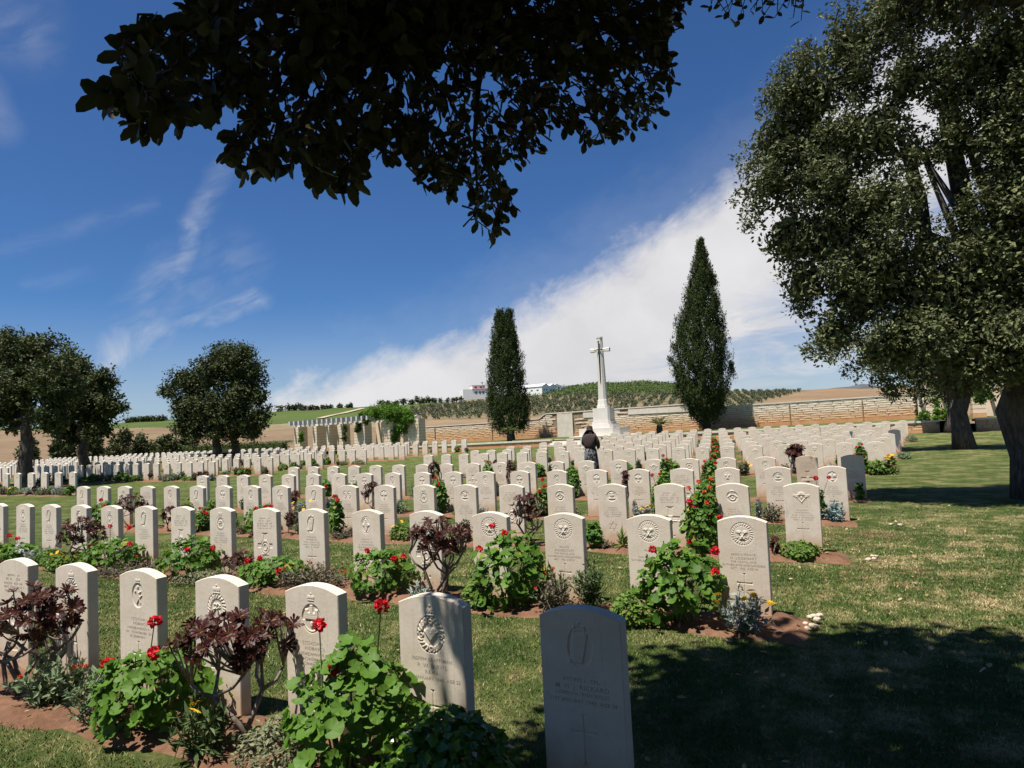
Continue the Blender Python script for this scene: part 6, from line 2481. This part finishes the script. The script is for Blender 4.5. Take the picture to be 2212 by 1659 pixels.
def build_person():
    t = at_n(1275, 960, 17.6)[0]
    p = thing('person', 'person in a dark brown hooded jacket and patterned skirt standing among the graves', 'person', P3(17.6, t, 0), -.42)
    p.scale = (.84, .88, .95)
    # faces +y (towards the cross), seen from behind
    V = [(0, 0, .92), (0, .01, 1.10), (0, .0, 1.28), (0, .01, 1.40), (0, .03, 1.47), (0, .05, 1.56), (0, .04, 1.64),
         (.09, 0, .86), (.10, .01, .48), (.10, -.02, .10), (.10, .10, .03), (-.09, 0, .86), (-.10, .02, .48), (-.10, -.01, .10), (-.10, .11, .03),
         (.17, 0, 1.36), (.23, .02, 1.12), (.20, .18, .98), (.17, .25, .98), (-.17, 0, 1.36), (-.22, .03, 1.12), (-.13, .20, 1.10), (-.09, .26, 1.14)]
    E_ = [(0, 1), (1, 2), (2, 3), (3, 4), (4, 5), (5, 6), (0, 7), (7, 8), (8, 9), (9, 10), (0, 11), (11, 12), (12, 13), (13, 14), (2, 15), (15, 16), (16, 17), (17, 18), (2, 19), (19, 20), (20, 21), (21, 22)]
    rd = [(.16, .12), (.145, .11), (.16, .11), (.08, .07), (.055, .055), (.085, .10), (.07, .08), .085, .06, .042, .032, .085, .06, .042, .032, .06, .048, .036, .03, .06, .048, .036, .03]
    for s, w in ((1, 18), (-1, 22)):
        a = np.array(V[w])
        for k, (dx, dz, ln) in enumerate(((-.03, .0, .055), (-.012, .008, .07), (.006, .006, .066), (.022, -.002, .052), (-.04 * s, -.03, .05))):
            i = len(V)
            V.append(tuple(a + np.array([dx * .8, .045, dz])))
            V.append(tuple(a + np.array([dx * .9, .045 + ln * .7, dz - .018])))
            E_ += [(w, i), (i, i + 1)]
            rd += [.010, .008]
    skin_body('body', V, E_, rd, 'skin', p)
    # hooded jacket, rounded over the shoulders
    V = [(0, -.01, .94), (0, -.02, 1.12), (0, -.03, 1.27), (0, -.02, 1.38), (0, .01, 1.50), (0, .03, 1.60), (0, .03, 1.66),
         (.19, -.01, 1.33), (.26, .02, 1.12), (.23, .15, .99), (-.19, -.01, 1.33), (-.25, .03, 1.12), (-.15, .17, 1.08)]
    E_ = [(0, 1), (1, 2), (2, 3), (3, 4), (4, 5), (5, 6), (2, 7), (7, 8), (8, 9), (2, 10), (10, 11), (11, 12)]
    rd = [(.225, .17), (.225, .175), (.215, .165), (.15, .13), (.105, .12), (.112, .125), (.075, .09), .09, .078, .06, .09, .078, .06]
    skin_body('hooded_jacket', V, E_, rd, 'jacket', p)
    # face and hair under the hood
    skin_body('hair', [(0, -.01, 1.42), (0, .08, 1.56), (0, .09, 1.66), (.03, .12, 1.50)], [(0, 1), (1, 2), (1, 3)], [.07, .085, .075, .05], 'hair', p, 1, 1)
    fc = MB()
    a = np.linspace(0, 2 * np.pi, 13)[:-1]
    fc.rings([np.stack([w * np.cos(a), .10 + d + .06 * np.sin(a), np.full(12, z)], -1) for z, w, d in ((1.47, .030, .005), (1.50, .055, .015), (1.55, .068, .018), (1.60, .066, .015), (1.64, .045, .0))])
    f = fc.build('face', [MAT['skin']], p, True)
    MB().tube([(0, .175, 1.585), (0, .20, 1.55), (0, .178, 1.54)], [.010, .016, .006], 6).build('nose', [MAT['skin']], f)
    for s in (-1, 1):
        MB().tube([(s * .035, .158, 1.583), (s * .015, .165, 1.583)], .009, 6).build('eye', [MAT['hair']], f)
    MB().tube([(-.025, .158, 1.515), (.025, .158, 1.515)], .007, 6).build('mouth', [MAT['petal']], f)
    sk = MB()
    a = np.linspace(0, 2 * np.pi, 25)[:-1]
    rings = []
    for z, rx, ry, rip in ((.12, .25, .22, .022), (.30, .245, .21, .02), (.6, .235, .195, .015), (.85, .21, .17, .006), (.98, .19, .15, 0)):
        k = 1 + rip * 3 * np.sin(a * 7)
        rings.append(np.stack([rx * k * np.cos(a), ry * k * np.sin(a), np.full(24, z)], -1))
    sk.rings(rings)
    sk.build('skirt', [MAT['skirt']], p, True)
    for s in (-1, 1):
        MB().rings([np.stack([s * .10 + w * np.cos(a), .04 + l * np.sin(a), np.full(24, z)], -1) for z, w, l in ((0.0, .045, .13), (.05, .045, .13), (.08, .03, .08))]).build('shoe', [MAT['black']], p)


build_person()


# ------------------------------------------------------------------ the tree overhead
TRK = np.array([1.75, -1.0, 0.0])
oh = thing('overhanging_tree', 'dark leafy tree whose drooping branches hang across the top of the view', 'tree', TRK, 0)
g = np.random.default_rng(91)
MB().tube(trunk_pts(np.array([0, 0, -.2]), np.array([-.2, .2, 3.4]), .06, 7, g), [.55, .42, .38, .36, .34, .30, .24], 14).build('trunk', [MAT['bark']], oh, True)
FR = [(398, -40), (405, 55), (445, 110), (395, 125), (330, 108), (258, 88), (262, 140), (205, 212), (238, 262), (300, 292), (372, 272), (420, 262), (470, 218), (552, 240),
      (478, 345), (530, 388), (600, 378), (662, 360), (690, 418), (752, 428), (782, 350), (880, 362), (900, 335), (925, 428), (985, 440), (1010, 405), (1040, 488), (1075, 524),
      (1118, 464), (1085, 380), (1165, 345), (1172, 285), (1262, 285), (1275, 320), (1382, 300), (1448, 250), (1462, 165), (1440, 100), (1486, 20), (1500, -40)]
FR = np.array(FR, float)


def in_poly(pts, P_):
    x, y = P_[:, 0], P_[:, 1]
    r = np.zeros(len(P_), bool)
    j = len(pts) - 1
    for i in range(len(pts)):
        xi, yi = pts[i]
        xj, yj = pts[j]
        c_ = ((yi > y) != (yj > y)) & (x < (xj - xi) * (y - yi) / (yj - yi + 1e-12) + xi)
        r ^= c_
        j = i
    return r


def at_dist(px, py, d):
    q = ray(px, py)
    return q * d / np.linalg.norm(q) + np.array([0, 0, EYE])


def depth_of(px):
    return 1.95 + np.clip((px - 200) / 1260, 0, 1) * 1.35


# outer sprays: tips on the rim of the mass, and a fill of twigs inside it
tips = []
cenp0 = np.array([850, -150.0])
for i in range(len(FR)):
    a, b = FR[i], FR[(i + 1) % len(FR)]
    L = np.hypot(*(b - a))
    for s in np.arange(0, L, 19):
        p = a + (b - a) * s / L
        p = p + unit(cenp0 - p) * min(75, g.exponential(24))
        if p[1] > -35: tips.append(p)
tips = np.array(tips)
cenp = np.array([850, -150.0])
inn = g.uniform([200, -60], [1500, 530], (9000, 2))
inn = inn[in_poly(FR, inn)]
k_ = in_poly(FR + np.array([0, -12]), inn)
inn = inn[k_]
inn = inn[g.random(len(inn)) < np.where(inn[:, 1] < 150, np.where(inn[:, 0] > 640, .75, .26), np.where(inn[:, 0] > 640, .24, .15))][:1500]
wood = MB()
LP, LX, LN = [], [], []          # leaf base, direction, normal
for j, p in enumerate(np.vstack([tips, inn])):
    rim = j < len(tips)
    d = depth_of(p[0]) + (g.uniform(0, .3) if rim else g.uniform(-.1, .9))
    inward = unit(cenp - p)
    q = p + inward * (14 if rim else 0)
    e = at_dist(q[0], q[1], d)
    s0 = at_dist(*(q + unit(inward + g.normal(size=2) * .5) * g.uniform(30, 70)), d + g.uniform(.02, .15)) + np.array([0, 0, .02])
    m1 = (e + s0) / 2 + g.normal(size=3) * .014 + np.array([0, 0, .02])
    wood.tube([s0, m1, e], [.0048, .0036, .0018], 5)
    dr = unit(e - m1)
    nl = 5
    for k in range(nl):
        s = (k + 1) / nl
        b = m1 * (1 - s) + e * s if k < nl - 1 else e
        x = unit(dr * (.5 + .5 * s) + g.normal(size=3) * (.75 - .35 * s) + np.array([0, 0, -.18]))
        LP.append(b)
        LX.append(x)
        LN.append(unit(g.normal(size=3) + np.array([.1, -.55, .35])))
# more leafy sprays in the top corners nearer the big evergreen
for (x0, x1, y0, y1, d0, cnt) in ((1530, 1755, -50, 45, 4.0, 46), (1930, 2215, -60, 60, 3.6, 110), (1500, 2240, -140, -45, 3.6, 120), (380, 1500, -200, -40, 3.2, 420)):
    for _ in range(cnt):
        px, py = g.uniform(x0, x1), y0 + (y1 - y0) * g.random() ** 1.3
        e = at_dist(px, py, d0 + g.uniform(0, .8))
        s0 = e + np.array([g.normal() * .1, -.1, .22])
        wood.tube([s0, e], [.005, .002], 4)
        for k in range(5):
            LP.append(s0 * (1 - k / 4) + e * (k / 4))
            LX.append(unit(g.normal(size=3) + np.array([0, 0, -.5])))
            LN.append(unit(g.normal(size=3) * .8 + np.array([.1, -.3, .75])))
# larger boughs
for a, b in (((1000, -300), (560, 190)), ((1000, -300), (1060, 420)), ((1050, -320), (1400, 220)), ((900, -260), (350, 190)), ((980, -300), (760, 330))):
    pts = [at_dist(a[0] + (b[0] - a[0]) * s + 30 * math.sin(s * 5), a[1] + (b[1] - a[1]) * s, depth_of(b[0]) + .55 - .35 * s) for s in np.linspace(0, 1, 7)]
    wood.tube(pts, np.linspace(.03, .005, 7), 6)
    pts0 = [np.array([1.55, -.8, 3.3]), (np.array([1.55, -.8, 3.3]) + pts[0]) / 2 + np.array([0, 0, .5]), pts[0]]
    wood.tube(pts0, [.12, .07, .03], 7)
LP, LX, LN = np.array(LP), np.array(LX), np.array(LN)
LS = .060 * g.uniform(.55, 1.25, len(LP)) * np.where(LP[:, 0] < -.3, 1.12, .95)
rel = LP - TRK
# the largest leaves in view are leaves of their own, the rest one mass
px_, py_ = project(LP)
vis = (px_ > 150) & (px_ < 2230) & (py_ > -20) & (py_ < 560)
score = np.where(vis, LS / np.linalg.norm(LP - np.array([0, 0, EYE]), axis=1), 0)
big = np.argsort(-score)[:300]
LEAFME = [npmesh('leaf', OVAL * np.array([1, q, 1]), OVAL_F, MAT['ficus'], True) for q in (.85, .95, 1.05)]
Xl = unit(LX - (LX * LN).sum(1, keepdims=True) * LN)
Yl = np.cross(LN, Xl)
for i in big:
    o = obj('leaf', LEAFME[int(i) % 3], oh)
    m4 = Matrix.Identity(4)
    for a in range(3):
        m4[a][0], m4[a][1], m4[a][2], m4[a][3] = Xl[i, a] * LS[i], Yl[i, a] * LS[i], LN[i, a] * LS[i], rel[i, a]
    o.matrix_local = m4
msk = np.ones(len(LP), bool)
msk[big] = False
V, Fq = inst(OVAL, OVAL_F, rel[msk], LN[msk], LX[msk], LS[msk], g)
tag(obj('leaves', npmesh('leaves', V, Fq, MAT['ficus'], True), oh), kind='stuff')
wv = np.concatenate(wood.V) - TRK
wd = MB()
wd.add(wv, wood.Fc)
wd.build('branches', [MAT['twig']], oh, True)

# the crown above and behind the camera, which shades the lawn on the right
S_EDGE = np.array([(-4.0, .9), (-1.5, 1.9), (-.45, 2.65), (-.04, 3.35), (.27, 3.72), (.86, 4.42), (1.27, 4.80), (2.12, 4.98), (2.92, 4.95), (3.6, 4.5), (6.0, 3.6), (7.0, 0), (5, -4), (0, -5), (-2, -2)])
CP = g.uniform([-5, -7, 3.9], [7, 6, 8.0], (140000, 3))
sh = CP[:, :2] - SUN_H[None] * (CP[:, 2:3] / math.tan(R(SUN_EL)))
ok = in_poly(S_EDGE, sh)
ck = np.hypot(CP[:, 0] - 1.75, CP[:, 1] + .4) < 6.2 - (CP[:, 2] - 5.2) ** 2 * .18
pxc, pyc = project(np.where((CP @ _f)[:, None] > .3, CP, np.array([0, 10, -50.0])))
infront = (CP @ _f) > .3
hid = ~(infront & (pyc > -170) & (pxc > -200) & (pxc < 2420))
CP = CP[ok & ck & hid]
CP = CP[:8500]
CQ = g.uniform([-5, -7.5, 1.0], [8, -1.6, 4.2], (1500, 3))  # low unseen foliage behind the camera, added to block sky light
CP = np.vstack([CP, CQ])
pos = (CP[:, None] + g.normal(size=(len(CP), 7, 3)) * .15).reshape(-1, 3) - TRK
V, Fq = inst(RHOMB * np.array([1, 1.25, 1]), RHOMB_F, pos, unit(g.normal(size=pos.shape) + np.array([0, 0, 1.0])), None, .18 * g.uniform(.7, 1.3, len(pos)), g)
obj('crown', npmesh('crown', V, Fq, MAT['ficus']), oh)
print('crown clumps', len(CP))

# ------------------------------------------------------------------ grass, litter and stones
def in_bed(x, y):
    n = x * NV[0] + y * NV[1]
    t = x * UV[0] + y * UV[1]
    r = np.zeros(len(x), bool)
    for a, b, c_, d_ in BEDS:
        r |= (n > a + .03) & (n < b - .02) & (t > c_ + .03) & (t < d_ - .03)
    return r


def scatter(cnt, dmin, dmax, g, power):
    az = g.uniform(R(-40), R(41), cnt)
    d = dmin + (dmax - dmin) * g.random(cnt) ** power
    x, y = d * np.sin(az), d * np.cos(az)
    k = ~in_bed(x, y)
    return x[k], y[k]


g = np.random.default_rng(17)
x, y = scatter(330000, 2.4, 13.0, g, 1.25)
dist = np.hypot(x, y)
k = g.random(len(x)) < np.clip(1.25 - (dist - 4) / 9.5, 0, 1)
x, y, dist = x[k], y[k], dist[k]
N = len(x)
h = g.uniform(.008, .024, N)
w = .0022 * np.clip(dist / 3.2, .8, 2.6)
a = g.uniform(0, 2 * np.pi, N)
lean = g.normal(size=(N, 2)) * .6
b0 = np.stack([x - np.cos(a) * w, y - np.sin(a) * w, np.zeros(N)], -1)
b1_ = np.stack([x + np.cos(a) * w, y + np.sin(a) * w, np.zeros(N)], -1)
tp = np.stack([x + lean[:, 0] * h, y + lean[:, 1] * h, h], -1)
V = np.stack([b0, b1_, tp], 1).reshape(-1, 3)
tag(obj('grass', npmesh('grass', V, np.arange(3 * N).reshape(-1, 3), MAT['blade'])), 'short mown turf with straw coloured worn patches', 'grass', None, 'stuff')

x, y = scatter(650, 2.6, 14, g, .9)
tt = x * UV[0] + y * UV[1]
k = (g.random(len(x)) < np.where(tt > -1.2, .75, .10))
x, y = x[k], y[k]
pos = np.stack([x, y, np.full(len(x), .02)], -1)
V1, F1 = inst(OVAL, OVAL_F, pos, unit(g.normal(size=pos.shape) * .5 + np.array([0, 0, 1.0])), None, .05 * g.uniform(.5, 1.2, len(x)), g)
# and along the edges of the first beds
m_ = 210
ni = g.integers(0, 3, m_)
bn = np.array([ROWN[i] for i in ni]) - g.uniform(-.05, .56, m_)
bt = g.uniform(-7, .4, m_) + np.where(ni == 0, -1.2, 0)
pos = np.array([P3(a_, b_, .055) for a_, b_ in zip(bn, bt)])
V2, F2 = inst(OVAL, OVAL_F, pos, unit(g.normal(size=pos.shape) * .5 + np.array([0, 0, 1.0])), None, .042 * g.uniform(.4, 1.2, m_), g)
tag(obj('fallen_leaves', npmesh('fallen_leaves', np.concatenate([V1, V2]), np.concatenate([F1, F2 + len(V1)]), MAT['litter'])), 'dry fallen leaves scattered on turf and soil', 'leaf litter', None, 'stuff')


def rock_mesh(seed):
    g = np.random.default_rng(seed)
    import bmesh
    bm = bmesh.new()
    bmesh.ops.create_icosphere(bm, subdivisions=2, radius=.5)
    for v in bm.verts:
        n_ = 1 + .22 * math.sin(v.co.x * 5 + seed) * math.cos(v.co.y * 4 - seed) + g.normal() * .05
        v.co = Vector((v.co.x * n_, v.co.y * n_ * .75, v.co.z * n_ * .55))
    me = bpy.data.meshes.new('bed_stone')
    bm.to_mesh(me)
    bm.free()
    me.materials.append(MAT['pebble'])
    return me


ROCKS = [rock_mesh(i) for i in range(4)]
for ri, pts in ((1, [(1738, 1352), (1750, 1343), (1758, 1356), (1766, 1348), (1757, 1335), (1771, 1340), (1745, 1362)]), (2, [(1875, 1212), (1885, 1208), (1893, 1204), (1889, 1214)]),
                (3, [(1924, 1135), (1936, 1132), (1945, 1136)])):
    for i, (px, py) in enumerate(pts):
        d = ray(px, py)
        s = -EYE / d[2]
        o = obj('bed_stone', ROCKS[i % 4], None, (d[0] * s, d[1] * s, .015 + .02 * (i % 2)), i * 1.3)
        sc = random.uniform(.045, .075)
        o.scale = (sc, sc, sc)
        tag(o, f"bleached stone at the tree end of the {ORD[ri + 1]} row bed", 'stone', f"stones edging the {ORD[ri + 1]} row bed")
